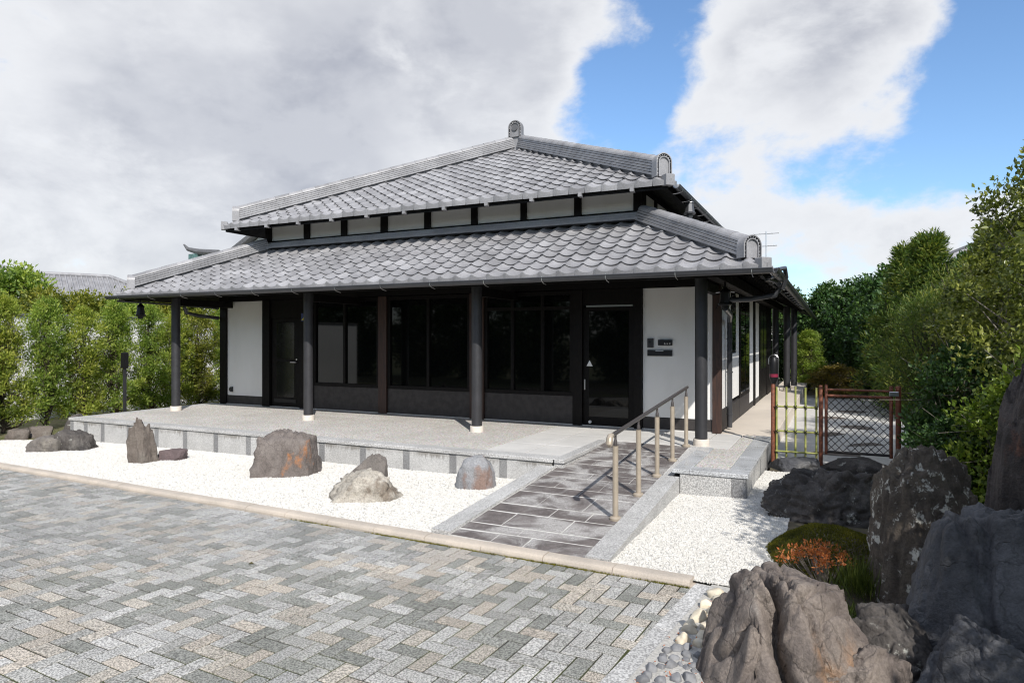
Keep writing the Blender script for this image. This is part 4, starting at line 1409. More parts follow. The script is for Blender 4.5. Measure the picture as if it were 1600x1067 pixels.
# ---- capsule lamp on a pole
lp = empty('garden_lamp', (0.91, 0.62, -0.26), 'black capsule-shaped lamp with a red band on a brown pole beside the terrace', 'lamp')
MB().lathe([(0.026, 0.0), (0.026, 1.12)], (0, 0, 0), 12).build('pole', 'brown_wood', lp, smooth=True)
bd = MB().lathe([(0.02, 1.10), (0.045, 1.16), (0.055, 1.19), (0.055, 1.42), (0.050, 1.47), (0.03, 1.50), (0.01, 1.505)], (0, 0, 0), 18).build('lamp_body', 'dark_metal', lp, smooth=True)
MB().lathe([(0.057, 1.215), (0.057, 1.26)], (0, 0, 0), 18).build('red_band', 'red_band', bd, smooth=True)
MB().tube([(0.06, 0, 1.18)] + [(0.066 * math.cos(a), 0, 1.47 + 0.066 * math.sin(a)) for a in [PI * i / 10 for i in range(11)]] + [(-0.066, 0, 1.40)], 0.006, 6).build('guard_hoop', 'steel', lp, smooth=True)

# ---- slim post with a boxy head on the left
sp = empty('garden_post', (-12.31, -0.25, -0.42), 'slim black post with a boxy head in front of the hedge', 'post')
MB().cbox(-0.026, 0.026, -0.026, 0.026, 0, 1.35, 0.004).build('pole', 'post_paint', sp, recalc=False)
MB().cbox(-0.06, 0.06, -0.05, 0.05, 1.28, 1.62, 0.01).build('head', 'dark_metal', sp, recalc=False)

# ---- rocks
def rock_mesh(name, dims, seed, mat, sub=5, planes=(), lump=0.22, rid=0.10, fine=0.03, freq=1.6, taper=0.0, lean=(0, 0), grooves=(), nfac=7, facd=(0.62, 0.9), boxy=0.0, frac=0.0, fscale=1.7):
    bm = bmesh.new()
    bmesh.ops.create_icosphere(bm, subdivisions=sub, radius=1.0)
    rg = random.Random(seed)
    pl = [(Vector(n).normalized(), d) for n, d in planes]
    for _ in range(nfac):
        n = Vector((rg.gauss(0, 1), rg.gauss(0, 1), rg.gauss(0, 0.7))).normalized()
        pl.append((n, rg.uniform(*facd)))
    of = Vector((seed * 3.17 % 50, seed * 7.31 % 50, seed * 1.93 % 50))
    for v in bm.verts:
        p = v.co.copy()
        if boxy:
            p = p.lerp(p / max(abs(p.x), abs(p.y), abs(p.z)), boxy)
        p *= 1.0 + lump * noise.noise(p * freq * 0.8 + of)
        for n, d in pl:
            e = p.dot(n) - d
            if e > 0: p -= n * e * 0.96
        q = p * freq * 2.0 + of
        p *= 1.0 + rid * (noise.ridged_multi_fractal(q, 0.9, 2.1, 4, 1.0, 2.0) * 0.5 - 0.55)
        if frac:
            q2 = p * fscale + of + Vector((noise.noise(p * 1.9 + of), noise.noise(p * 1.9 - of), noise.noise(p * 2.1))) * 0.45
            dd_, pp_ = noise.voronoi(q2)
            hsh = noise.cell(pp_[0] * 13.7)
            edge = min(1.0, (dd_[1] - dd_[0]) / 0.10)
            tilt = (q2 - pp_[0]).dot(Vector((noise.cell(pp_[0] * 5.1), noise.cell(pp_[0] * 9.7), noise.cell(pp_[0] * 3.3))))
            p *= 1.0 + frac * (hsh * 0.55 * edge + 0.9 * tilt * edge - 0.75 * (1 - edge) ** 2)
        p *= 1.0 + fine * noise.fractal(p * freq * 6 + of, 0.8, 2.2, 4)
        for gn, gd, gw, gdep in grooves:
            gv = Vector(gn).normalized()
            dd = p.dot(gv) - gd + 0.10 * noise.noise(p * 2.4 + of) + 0.03 * noise.noise(p * 9 + of)
            p *= 1.0 - gdep * math.exp(-(dd / gw) ** 2)
        z = (p.z + 1) / 2
        k = 1.0 - taper * z
        v.co = Vector(((p.x * k + lean[0] * z) * dims[0] / 2, (p.y * k + lean[1] * z) * dims[1] / 2, p.z * dims[2]))
    for f in bm.faces: f.smooth = True
    me = bpy.data.meshes.new(name); bm.to_mesh(me); bm.free()
    set_mat(me, mat)
    return me


def rock(name, loc, dims, seed, mat, label, group=None, rotz=0, rot=None, **kw):
    """dims: width, depth, height above ground (an equal share lies sunk in the ground)"""
    me = rock_mesh(name, dims, seed, mat, **kw)
    return tag(put(name, me, None, (loc[0], loc[1], loc[2] - 0.02), rot or (0, 0, rotz)), label, 'rock', group)


GR = 'rocks set in the white gravel'
YAW = RAD(25.87)
rock('rock', (-10.46, -2.84, zg(-10.4)), (0.60, 0.50, 0.27), 21, 'rock_grey', 'low flat grey rock at the left end of the white gravel', GR, YAW, planes=[((0, 0, 1), 0.92)], boxy=0.5, nfac=4, rid=0.16, facd=(0.8, 1.0))
rock('rock', (-10.12, -2.58, zg(-10)), (0.54, 0.5, 0.34), 22, 'rock_dark', 'darker rounded rock touching the back of the low flat grey rock', GR, YAW, planes=[((0.2, 0, 1), 0.9)], boxy=0.5, nfac=4, facd=(0.8, 1.0), rid=0.16)
rock('rock', (-7.80, -2.98, zg(-7.8)), (0.50, 0.42, 0.64), 23, 'rock_brown', 'upright pointed brown rock standing in the white gravel', GR, YAW, taper=0.34, lean=(-0.26, 0), rid=0.12, fine=0.06, lump=0.35, nfac=6, boxy=0.5, frac=0.12, fscale=1.6, facd=(0.8, 1.0), freq=1.3)
rock('rock', (-7.60, -2.66, zg(-7.5)), (0.50, 0.36, 0.17), 24, 'rock_purple', 'low purplish slab of rock behind the upright brown rock', GR, YAW, boxy=0.3)
rock('rock', (-5.10, -2.74, zg(-5)), (0.96, 0.78, 0.58), 25, 'rock_rust', 'large flat-topped brown boulder with rusty orange streaks', GR, YAW, taper=0.30, planes=[((0.08, -0.05, 1), 0.95)], nfac=3, lump=0.12, boxy=0.75, rid=0.12, fine=0.04, facd=(0.95, 1.15), frac=0.08, fscale=1.5)
rock('rock', (-3.16, -3.52, zg(-3.1)), (0.84, 0.60, 0.31), 26, 'rock_white', 'pale cream domed rock with brown veins', GR, YAW, planes=[((-0.75, -0.3, 0.65), 0.85)], nfac=3, lump=0.2, rid=0.13, fine=0.05, taper=0.15, boxy=0.35, facd=(0.85, 1.0), frac=0.10, fscale=1.8)
rock('rock', (-3.46, -3.12, zg(-3.2)), (0.54, 0.34, 0.42), 27, 'rock_grey', 'dark grey slab of rock rising behind the pale cream rock', GR, YAW, planes=[((-0.5, 0, 0.85), 0.74), ((0.35, -0.3, 0.9), 0.98)], nfac=3, boxy=0.6, facd=(0.8, 1.0))
rock('rock', (-2.28, -2.48, zg(-2.2)), (0.54, 0.47, 0.39), 128, 'rock_blue', 'blocky blue-grey rock with a reddish side near the ramp', GR, YAW, taper=0.16, planes=[((-0.12, -0.1, 1), 0.96), ((-0.6, -0.8, 0.1), 1.02), ((0.75, -0.6, 0.15), 1.0), ((0.7, 0, 0.7), 1.0), ((-0.8, 0, 0.55), 1.0)], nfac=12, facd=(0.92, 1.10), lump=0.14, boxy=0.6, rid=0.08, fine=0.03)
GB = 'boulders at the right edge of the court'
FK = dict(nfac=26, facd=(0.74, 0.97), lump=0.16, rid=0.07, fine=0.03, sub=6)
rock('boulder', (1.66, -2.24, -0.27), (1.38, 0.86, 0.53), 31, 'rock_dark', 'long knobbly dark boulder with pale lichen below the gate', GB, YAW - 0.1, frac=0.12, fscale=2.0, **{**FK, 'rid': 0.14, 'lump': 0.3, 'fine': 0.06, 'boxy': 0.3})
rock('boulder', (2.27, -4.42, -0.28), (0.90, 0.72, 1.10), 32, 'rock_lichen', 'tall brown boulder blotched with white lichen behind the moss', GB, YAW, boxy=0.4, taper=0.16, planes=[((0.0, 0, 1), 0.95), ((-0.9, -0.4, 0.15), 0.85), ((0.4, -1, 0.05), 0.86)], frac=0.05, fscale=1.4, **{**FK, 'rid': 0.10, 'facd': (0.82, 1.0)})
rock('boulder', (3.02, -3.95, -0.28), (0.90, 0.78, 1.66), 33, 'rock_rust_dark', 'tallest dark reddish boulder at the right edge under the tree', GB, YAW, taper=0.25, boxy=0.3, frac=0.07, fscale=1.5, **FK)
rock('boulder', (2.58, -5.16, -0.30), (1.06, 0.98, 0.94), 34, 'rock_slate', 'big smooth blue-grey boulder in front of the lichen-covered one', GB, YAW, boxy=0.25, planes=[((-0.15, 0, 1), 0.92), ((-0.8, -0.6, 0.3), 0.86), ((0.1, -0.95, 0.35), 0.84)], grooves=[((-1, 0.2, 0.25), 0.55, 0.04, 0.10), ((-1, 0.3, -0.3), 0.28, 0.025, 0.07)], frac=0.035, fscale=1.1, **{**FK, 'nfac': 16, 'facd': (0.84, 1.0), 'rid': 0.05})
rock('boulder', (1.44, -5.92, -0.30), (0.95, 0.84, 0.64), 235, 'rock_front', 'split brownish-grey boulder in the foreground beside the pale cobbles', GB, YAW, boxy=0.42, planes=[((0.1, 0.15, 1), 0.86), ((-0.85, -0.1, 0.55), 0.70), ((-0.45, -0.6, 0.65), 0.86), ((0.4, -0.9, 0.4), 0.96), ((0.85, 0.1, 0.5), 0.92), ((-0.3, 0.6, 0.7), 0.90)], freq=1.2, frac=0.10, fscale=0.95,
     grooves=[((1, 0.12, -0.28), -0.42, 0.055, 0.42), ((1, 0.05, 0.25), 0.22, 0.022, 0.14), ((1, -0.3, -0.1), -0.02, 0.014, 0.07), ((0.3, 1, 0.4), 0.2, 0.012, 0.06), ((-0.6, 1, 0.3), -0.25, 0.014, 0.07)], nfac=16, facd=(0.86, 1.08), lump=0.16, rid=0.045, fine=0.018, sub=6)
rock('boulder', (1.97, -5.62, -0.30), (0.60, 0.55, 0.40), 36, 'rock_dark', 'small dark smooth boulder right of the split foreground boulder', GB, YAW, boxy=0.3, frac=0.08, **FK)
rock('boulder', (1.82, -6.02, -0.32), (0.60, 0.48, 0.36), 37, 'rock_front', 'small brown rock at the bottom edge in front of the dark smooth boulder', GB, YAW, boxy=0.3, frac=0.08, **FK)
rock('boulder', (2.42, -5.84, -0.32), (0.86, 0.66, 0.50), 38, 'rock_slate', 'shaded slate rock at the bottom right corner', GB, YAW, boxy=0.3, frac=0.08, **FK)
rock('boulder', (3.05, -5.3, -0.32), (0.7, 0.7, 0.70), 39, 'rock_dark', 'dark rock at the right frame edge behind the blue-grey boulder', GB, YAW, boxy=0.3, **FK)
rock('boulder', (2.05, -5.22, -0.32), (0.42, 0.40, 0.30), 40, 'rock_dark', 'low dark rock wedged between the split and the lichen-covered boulders', GB, YAW, boxy=0.3, **FK)
rock('stone', (1.22, 0.22, -0.27), (0.80, 0.62, 0.20), 41, 'rock_slate', 'flat grey stone at the foot of the bamboo fence', 'stones below the gate', 0.1, planes=[((0, 0, 1), 0.8)])
rock('stone', (1.98, 0.52, -0.27), (1.0, 0.62, 0.215), 42, 'rock_dark', 'flat dark stone at the foot of the lattice gate', 'stones below the gate', -0.1, planes=[((0, 0, 1), 0.8)])
rock('stone', (2.75, -0.6, -0.27), (0.9, 0.7, 0.35), 43, 'rock_dark', 'dark rounded stone under the shrubs right of the gate', 'stones below the gate', 0.4)
# stepping stones on the path behind the gate
for i, (x, y, a, b) in enumerate(((1.75, 1.7, 0.8, 0.5), (2.15, 2.9, 0.95, 0.6), (1.65, 4.0, 0.9, 0.6), (2.1, 5.3, 1.0, 0.7), (1.7, 6.8, 0.9, 0.7), (2.1, 8.4, 1.0, 0.8))):
    rock('stepping_stone', (x, y, -0.27), (a, b, 0.05), 50 + i, 'rock_brown', ['first', 'second', 'third', 'fourth', 'fifth', 'sixth'][i] + ' flat stepping stone behind the gate counted from the lattice', 'stepping stones behind the gate', i * 0.7, planes=[((0, 0, 1), 0.7)], sub=4, lump=0.2)
for i, (x, y, a, h, lab) in enumerate(((-12.95, -3.15, 0.5, 0.26, 'brown stone in the low row at the foot of the hedge, leftmost'), (-12.75, -2.72, 0.46, 0.30, 'brown stone in the low row at the foot of the hedge, second'), (-12.55, -2.30, 0.45, 0.27, 'brown stone in the low row at the foot of the hedge, third'), (-12.4, -1.9, 0.4, 0.3, 'brown stone in the low row at the foot of the hedge, fourth'))):
    rock('hedge_stone', (x, y, -0.45), (a, 0.4, h), 63 + i, 'rock_brown', lab, 'stones at the foot of the hedge', RAD(65), planes=[((0, 0, 1), 0.8)], rid=0.2, boxy=0.6, sub=4)
rock('mossy_rock', (-12.0, -1.45, -0.44), (0.5, 0.45, 0.42), 62, 'rock_dark', 'dark stone by the left corner of the terrace', None, 0.3)

# cobbles between the edging and the front boulder
cobm = [rock_mesh('cobble', (1, 1, 0.42), 70 + i, 'cobble_pale', sub=3, lump=0.35, rid=0.0, fine=0.01, nfac=9, facd=(0.66, 0.95)) for i in range(4)]
gcobm = [rock_mesh('cobble', (1, 1, 0.42), 80 + i, 'cobble_grey', sub=3, lump=0.35, rid=0.0, fine=0.01, nfac=9, facd=(0.66, 0.95)) for i in range(4)]
rc = random.Random(4)
placed = []


def cobbles(n, box, rmin, rmax, meshes, label, group, zb):
    k = 0; tries = 0
    while k < n and tries < 4000:
        tries += 1
        t = rc.random(); s_ = rc.random()
        y = box[0] + (box[1] - box[0]) * t
        xe = 0.935 + 0.115 * (y + 4.73)
        x = xe + (box[2] + (box[3] - box[2]) * s_)
        r = rc.uniform(rmin, rmax)
        if any((x - a) ** 2 + (y - b) ** 2 < (0.80 * (r + c)) ** 2 for a, b, c in placed): continue
        placed.append((x, y, r))
        o = put('cobble', rc.choice(meshes), None, (x, y, zb + r * 0.25), (rc.uniform(-.3, .3), rc.uniform(-.3, .3), rc.uniform(0, 6)))
        o.scale = (2 * r, 2 * r * rc.uniform(0.75, 1), 2 * r * rc.uniform(0.8, 1.1))
        tag(o, label, 'cobble', group); k += 1


cobbles(40, (-5.75, -4.86, 0.03, 0.30), 0.042, 0.068, cobm, 'cream cobble between the granite edging and the split boulder', 'pale cobbles by the edging', -0.285)
cobbles(44, (-6.5, -5.60, 0.03, 0.32), 0.022, 0.046, gcobm, 'grey cobble in the shaded strip at the bottom of the edging', 'grey cobbles by the edging', -0.285)
gp_ = sheet('cobble_strip', 'gravel_bed', [(0.62, -7.2), (1.5, -7.2), (1.5, -4.65), (0.90, -4.65)], lambda x, y: -0.276)

# ================================================================== PLANTS
def leaf_mesh(name, P, D, W, ln, wd, tone, mat, fold=0.25):
    """rhombic leaves: base, two sides, tip; a shallow fold along the midrib"""
    n = len(P)
    D = D / np.linalg.norm(D, axis=1)[:, None]
    S = np.cross(D, W); S /= (np.linalg.norm(S, axis=1)[:, None] + 1e-9)
    Nn = np.cross(S, D)
    ln = np.asarray(ln)[:, None] if np.ndim(ln) else ln
    wd = np.asarray(wd)[:, None] if np.ndim(wd) else wd
    V = np.empty((n, 4, 3), dtype=np.float32)
    V[:, 0] = P
    V[:, 1] = P + D * ln * 0.45 + S * wd * 0.5 + Nn * wd * fold
    V[:, 2] = P + D * ln
    V[:, 3] = P + D * ln * 0.45 - S * wd * 0.5 + Nn * wd * fold
    me = bpy.data.meshes.new(name)
    me.vertices.add(n * 4); me.loops.add(n * 6); me.polygons.add(n * 2)
    me.vertices.foreach_set('co', V.ravel())
    b = (np.arange(n) * 4)[:, None]
    idx = (b + np.array([[0, 1, 2, 0, 2, 3]])).astype(np.int32)
    me.loops.foreach_set('vertex_index', idx.ravel())
    me.polygons.foreach_set('loop_start', np.arange(n * 2, dtype=np.int32) * 3)
    me.polygons.foreach_set('loop_total', np.full(n * 2, 3, dtype=np.int32))
    at = me.attributes.new('tone', 'FLOAT', 'POINT')
    at.data.foreach_set('value', np.repeat(np.clip(tone, 0, 1), 4).astype(np.float32))
    me.update(calc_edges=True)
    set_mat(me, mat)
    return me


def clump_leaves(rg, C, R, per, ln, wd, outward=0.6, up=0.3, rand=0.7, flat=1.0, tvar=0.16, tbase=None, shell=0.5):
    """per leaves in each clump (centre C, radius R)"""
    k = len(C); n = k * per
    d = rg.normal(size=(n, 3)); d /= np.linalg.norm(d, axis=1)[:, None]
    r = rg.random(n) ** shell
    ci = np.repeat(np.arange(k), per)
    off = d * (r * R[ci])[:, None]; off[:, 2] *= flat
    P = C[ci] + off
    rr = rg.normal(size=(n, 3))
    D = d * outward + np.array([0, 0, up]) + rr * rand * 0.6
    W = rg.normal(size=(n, 3)) * 0.7 + np.array([0, 0, 1.0]) + d * 0.4
    tb = (np.full(k, 0.5) if tbase is None else tbase)[ci]
    T = tb + rg.normal(size=n) * tvar
    sc = rg.uniform(0.7, 1.25, n)
    return P, D, W, ln * sc, wd * sc, T


def limbs(mb, rg, base, top, tips, r0, n=7, wig=0.05):
    """a tapered trunk and limbs that leave it and end at the tips"""
    base, top = Vector(base), Vector(top)
    pts = [base.lerp(top, i / 8) + Vector((rg.normal() * wig, rg.normal() * wig, 0)) * (0 if i == 0 else 1) for i in range(9)]
    mb.tube(pts, [r0 * (1 - 0.82 * i / 8) for i in range(9)], n)
    for t in tips:
        t = Vector(t)
        h = min(max((t.z - base.z) * rg.uniform(0.35, 0.7), 0.06 * (top.z - base.z)), (top.z - base.z) * 0.95)
        f = h / (top.z - base.z)
        a = pts[min(int(f * 8), 7)].lerp(pts[min(int(f * 8) + 1, 8)], f * 8 - int(f * 8))
        m = a.lerp(t, 0.5) + Vector((rg.normal() * wig, rg.normal() * wig, 0.05 * (t - a).length + rg.normal() * wig))
        rb = r0 * (1 - 0.82 * f) * 0.5
        mb.tube([a, m, t], [rb, rb * 0.55, max(rb * 0.18, 0.003)], 5, caps=False)
        for _ in range(2):
            q = m.lerp(t, rg.uniform(0.2, 0.8)); e = q + Vector((rg.normal(), rg.normal(), rg.normal() + 0.4)) * 0.16
            mb.tube([q, e], [rb * 0.35, 0.0025], 4, caps=False)


def plant(kind, seed, h, rad, nclump, per, ln, wd, mat, bark, shape='egg', z0=0.1, cr=(0.16, 0.3), trunk_r=0.05, **kw):
    """returns (trunk mesh, crown mesh) in local coordinates, base at z = 0"""
    rg = np.random.default_rng(seed)
    C = []
    while len(C) < nclump:
        z = rg.random()
        if shape == 'egg': pr = math.sin(PI * min(1, 0.12 + 0.88 * z)) ** 0.6
        elif shape == 'cone': pr = (1 - z) ** 0.75 * 0.98 + 0.04
        elif shape == 'column': pr = (0.80 + 0.2 * math.sin(7 * z + seed)) * (1 if z < 0.72 else max(0.12, 1 - ((z - 0.72) / 0.30) ** 1.6))
        else: pr = math.sqrt(max(0.02, 1 - (2 * z - 1) ** 2))
        a = rg.random() * 2 * PI
        q = pr * rad * (rg.random() ** 0.45) * (0.80 + 0.28 * noise.noise(Vector((math.cos(a) * 1.6, math.sin(a) * 1.6, z * 4 + seed))) + 0.1)
        C.append((q * math.cos(a), q * math.sin(a), h * (z0 + (1 - z0) * z)))
    C = np.array(C)
    R = rg.uniform(cr[0], cr[1], nclump)
    tb = rg.normal(0.46, 0.17, nclump)
    LV = clump_leaves(rg, C, R, per, ln, wd, tbase=tb, **kw)
    crown = leaf_mesh('crown', *LV, mat)
    mb = MB()
    sel = rg.choice(nclump, min(nclump, 90), replace=False)
    limbs(mb, rg, (0, 0, -0.1), (rg.normal() * 0.05, rg.normal() * 0.05, h * 0.9), [C[i] for i in sel], trunk_r)
    trunk = mb.mesh('trunk', bark, True)
    return trunk, crown


def place(name, meshes, loc, rotz, sc, label, cat, group=None, crown_mat=None):
    e = empty(name, loc, label, cat, group, (0, 0, rotz))
    e.scale = sc if isinstance(sc, tuple) else (sc, sc, sc)
    put('trunk', meshes[0], e)
    c = put('crown', meshes[1], e)
    if crown_mat:
        c.material_slots[0].link = 'OBJECT'
        c.material_slots[0].material = MATS[crown_mat]
    return e


# ---- clipped conifer hedge on the left, tree by tree
HV = [plant('hedge', 100 + i, 2.72, 0.57, 200, 82, 0.072, 0.021, 'leaf_hedge', 'bark', 'column', 0.10, (0.09, 0.19), 0.045, outward=0.8, up=0.5, rand=0.7, tvar=0.17, shell=0.6) for i in range(4)]
pos = ['at the left edge of the photo', 'second from the left edge', 'third from the left edge', 'fourth from the left edge', 'in front of which the slim black post stands', 'just right of the slim black post',
       'left of the first porch post', 'behind the first porch post', 'right of the first porch post', 'nearest the house wall', 'half hidden by the house wall']
rh = random.Random(2)
for i in range(11):
    y = -2.75 + i * 0.78
    x = -13.55 + rh.uniform(-0.12, 0.12)
    m = {7: 'leaf_olive', 4: 'leaf_hedge_blue', 5: 'leaf_hedge_blue', 8: 'leaf_hedge_blue', 9: 'leaf_hedge_blue', 2: 'leaf_hedge_blue'}.get(i)
    place('hedge_conifer', HV[i % 4], (x, y, -0.46), rh.uniform(0, 6), (1.0, 1.0, rh.uniform(0.93, 1.06)), 'conifer of the left hedge, ' + pos[i], 'hedge', 'conifers of the left hedge', m)
# white boundary wall behind the hedge
wl = tag(MB().cbox(-15.75, -15.60, -9, 12, -0.6, 2.05, 0.02).build('boundary_wall', 'white_wall', recalc=False), 'white rendered boundary wall glimpsed through the hedge', 'wall')
MB().cbox(-15.80, -15.55, -9, 12, 2.052, 2.10, 0.01).build('coping', 'tile_dark', wl, recalc=False)
# garden trees behind it
OV = [plant('olive', 120 + i, 3.3, 1.15, 150, 90, 0.13, 0.06, 'leaf_olive', 'bark', 'round', 0.22, (0.22, 0.42), 0.08, outward=0.5, up=0.2, rand=0.9, tvar=0.2) for i in range(2)]
for i, (x, y, s_, m, lab) in enumerate(((-20.35, 1.7, 1.20, 'leaf_hedge_blue', 'dark green round tree under the far left roof'), (-17.4, 1.0, 0.94, None, 'olive green tree behind the hedge, left of the tiled roof'),
                                       (-17.7, 2.3, 0.95, None, 'olive tree behind the hedge below the long tiled roof'), (-18.3, 3.7, 0.95, 'leaf_olive', 'olive tree behind the hedge near the left end of the eave'),
                                       (-16.9, -0.6, 0.85, 'leaf_olive', 'yellowish tree behind the hedge at the left edge'), (-16.9, 2.9, 0.90, 'leaf_hedge_blue', 'small green tree behind the hedge near the left gutter'),
                                       (-22.3, 7.5, 1.22, 'leaf_olive', 'tree top showing above the left end of the lower roof'), (-17.2, 4.9, 1.0, None, 'green tree behind the hedge under the left eave'),
                                       (-17.0, 6.8, 1.0, 'leaf_hedge_blue', 'green tree behind the hedge next to the house wall'))):
    place('garden_tree', OV[i % 2], (x, y, -0.5), i * 1.3, s_, lab, 'tree', 'garden trees behind the hedge', m)

# ---- right-hand side
holly = plant('holly', 140, 3.75, 1.28, 330, 78, 0.060, 0.034, 'leaf_holly', 'bark_pale', 'egg', 0.02, (0.10, 0.24), 0.06, outward=0.4, up=0.4, rand=1.0, tvar=0.22)
holly2 = plant('holly', 141, 3.5, 1.15, 280, 80, 0.060, 0.034, 'leaf_holly', 'bark_pale', 'egg', 0.02, (0.10, 0.24), 0.05, outward=0.4, up=0.4, rand=1.0, tvar=0.22)
place('holly_tree', holly, (3.86, -1.2, -0.28), 0.3, (1.0, 1.0, 1.04), 'tall small-leaved evergreen with pale twigs at the right edge', 'tree', 'evergreens on the right')
place('holly_tree', holly2, (3.72, 0.65, -0.28), 2.1, (1.0, 1.0, 0.92), 'small-leaved evergreen with pale twigs behind the tallest one', 'tree', 'evergreens on the right')
place('holly_tree', holly, (4.9, 0.2, -0.28), 4.0, (1.1, 1.1, 1.05), 'leafy evergreen at the right edge farther back', 'tree', 'evergreens on the right')
bright = plant('bright', 142, 1.55, 0.62, 130, 70, 0.055, 0.034, 'leaf_bright', 'bark_pale', 'round', 0.05, (0.10, 0.2), 0.03, outward=0.4, up=0.5, rand=0.9, tvar=0.2)
place('shrub', bright, (3.25, -2.35, -0.28), 0, (1.0, 1.0, 0.92), 'bright glossy shrub between the long boulder and the tallest boulder', 'shrub', 'shrubs on the right')
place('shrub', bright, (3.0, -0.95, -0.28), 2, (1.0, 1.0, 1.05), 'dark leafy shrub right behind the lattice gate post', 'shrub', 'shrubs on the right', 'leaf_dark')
place('shrub', bright, (3.6, -2.7, -0.28), 4, (1.1, 1.1, 1.25), 'leafy shrub behind the tallest boulder', 'shrub', 'shrubs on the right')
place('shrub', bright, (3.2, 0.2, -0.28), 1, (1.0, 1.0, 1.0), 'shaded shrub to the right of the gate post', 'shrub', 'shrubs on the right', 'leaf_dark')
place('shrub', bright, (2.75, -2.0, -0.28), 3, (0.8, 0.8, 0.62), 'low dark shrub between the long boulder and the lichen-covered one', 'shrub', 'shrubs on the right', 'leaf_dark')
pine = plant('pine', 143, 2.4, 0.95, 170, 90, 0.085, 0.012, 'leaf_conifer', 'bark', 'round', 0.25, (0.12, 0.24), 0.06, outward=0.9, up=0.5, rand=0.6, tvar=0.2)
place('pine_tree', pine, (3.05, 2.0, -0.28), 0.5, 1.0, 'needle-leaved tree leaning over the path behind the gate', 'tree', 'conifers on the right')
place('pine_tree', pine, (3.9, 3.6, -0.28), 2.5, (1.2, 1.2, 1.25), 'needle-leaved tree behind the small-leaved evergreens', 'tree', 'conifers on the right')
con = plant('conifer', 144, 4.4, 1.15, 260, 90, 0.13, 0.030, 'leaf_conifer', 'bark', 'cone', 0.06, (0.14, 0.30), 0.09, outward=0.9, up=0.45, rand=0.6, tvar=0.2)
place('conifer_tree', con, (3.55, 7.6, -0.28), 0.5, (1.1, 1.1, 0.90), 'pointed conifer rising left of the small-leaved evergreens', 'tree', 'conifers on the right')
place('conifer_tree', con, (4.7, 6.9, -0.28), 2.0, (1.25, 1.25, 0.90), 'yellowish broad conifer beside the pointed one', 'tree', 'conifers on the right', 'leaf_olive')
place('conifer_tree', con, (3.35, 9.6, -0.28), 4.0, (1.1, 1.1, 0.90), 'dark conifer behind the pointed one', 'tree', 'conifers on the right')
dk = [plant('dense', 150 + i, 4.0, 1.7, 200, 85, 0.15, 0.085, 'leaf_dark', 'bark', 'egg', 0.0, (0.28, 0.5), 0.12, outward=0.5, up=0.2, rand=0.8, tvar=0.2) for i in range(2)]
for i, (x, y, s_, lab) in enumerate(((-0.3, 23.5, 1.0, 'dark leafy tree farthest left behind the end of the eave'), (1.4, 21.0, 0.96, 'dark leafy tree behind the end of the eave'), (2.6, 18.6, 0.98, 'dark leafy tree behind the rear yard, middle of the row'),
                                    (3.4, 15.2, 0.98, 'dark leafy tree behind the pointed conifer'), (3.9, 12.2, 0.95, 'dark shaded tree right behind the conifers'), (5.6, 14.5, 1.05, 'dark leafy tree at the right end of the back row'))):
    place('evergreen_tree', dk[i % 2], (x, y, -0.35), i * 1.1, s_, lab, 'tree', 'dark trees behind the rear yard')
place('evergreen_shrub', HV[1], (0.9, 15.4, -0.3), 0, (1.1, 1.1, 0.75), 'conical green shrub between the rear porch posts and the gate', 'shrub', None, 'leaf_hedge_blue')
place('maple_shrub', bright, (1.75, 12.6, -0.3), 0, (1.3, 1.3, 0.62), 'low golden-leaved shrub beyond the path', 'shrub', None, 'leaf_orange')
# trees to the right of the camera: their shade falls on the boulders
place('shade_tree', holly2, (4.08, -5.1, -0.28), 1.0, (1.15, 1.25, 1.1), 'evergreen beside the boulders that shades the long dark boulder', 'tree', 'evergreens on the right')
place('shade_tree', holly, (4.55, -6.75, -0.28), 2.4, (1.1, 1.15, 1.05), 'evergreen beside the boulders that shades the blue-grey boulder', 'tree', 'evergreens on the right')

place('shade_tree', holly2, (5.0, -8.0, -0.28), 4.4, (1.2, 1.2, 1.1), 'evergreen to the right of the photographer, farthest forward', 'tree', 'evergreens on the right')
# trees across the forecourt, seen only as dark reflections in the glass
for i, x in enumerate((-31, -27, -23, -19, -15.2, -11.5, -7.6, -3.8, 0.2, 4.0)):
    place('forecourt_tree', dk[i % 2], (x, -19.5 + (i % 3) * 0.7, -0.5), i * 0.9, (1.35, 1.2, 1.25 + 0.1 * (i % 3)), 'dark evergreen across the forecourt reflected in the windows', 'tree', 'trees across the forecourt')

fl = leaf_mesh('fallen_leaf', np.array([[0, 0, 0.004]]), np.array([[1.0, 0.3, 0.12]]), np.array([[0, 0, 1.0]]), 0.055, 0.035, np.array([0.0]), 'leaf_orange', 0.4)
tag(put('fallen_leaf', fl, None, (-2.62, -5.72, zg(-2.62) - 0.034)), 'single brown fallen leaf on the paving, left of centre', 'leaf')
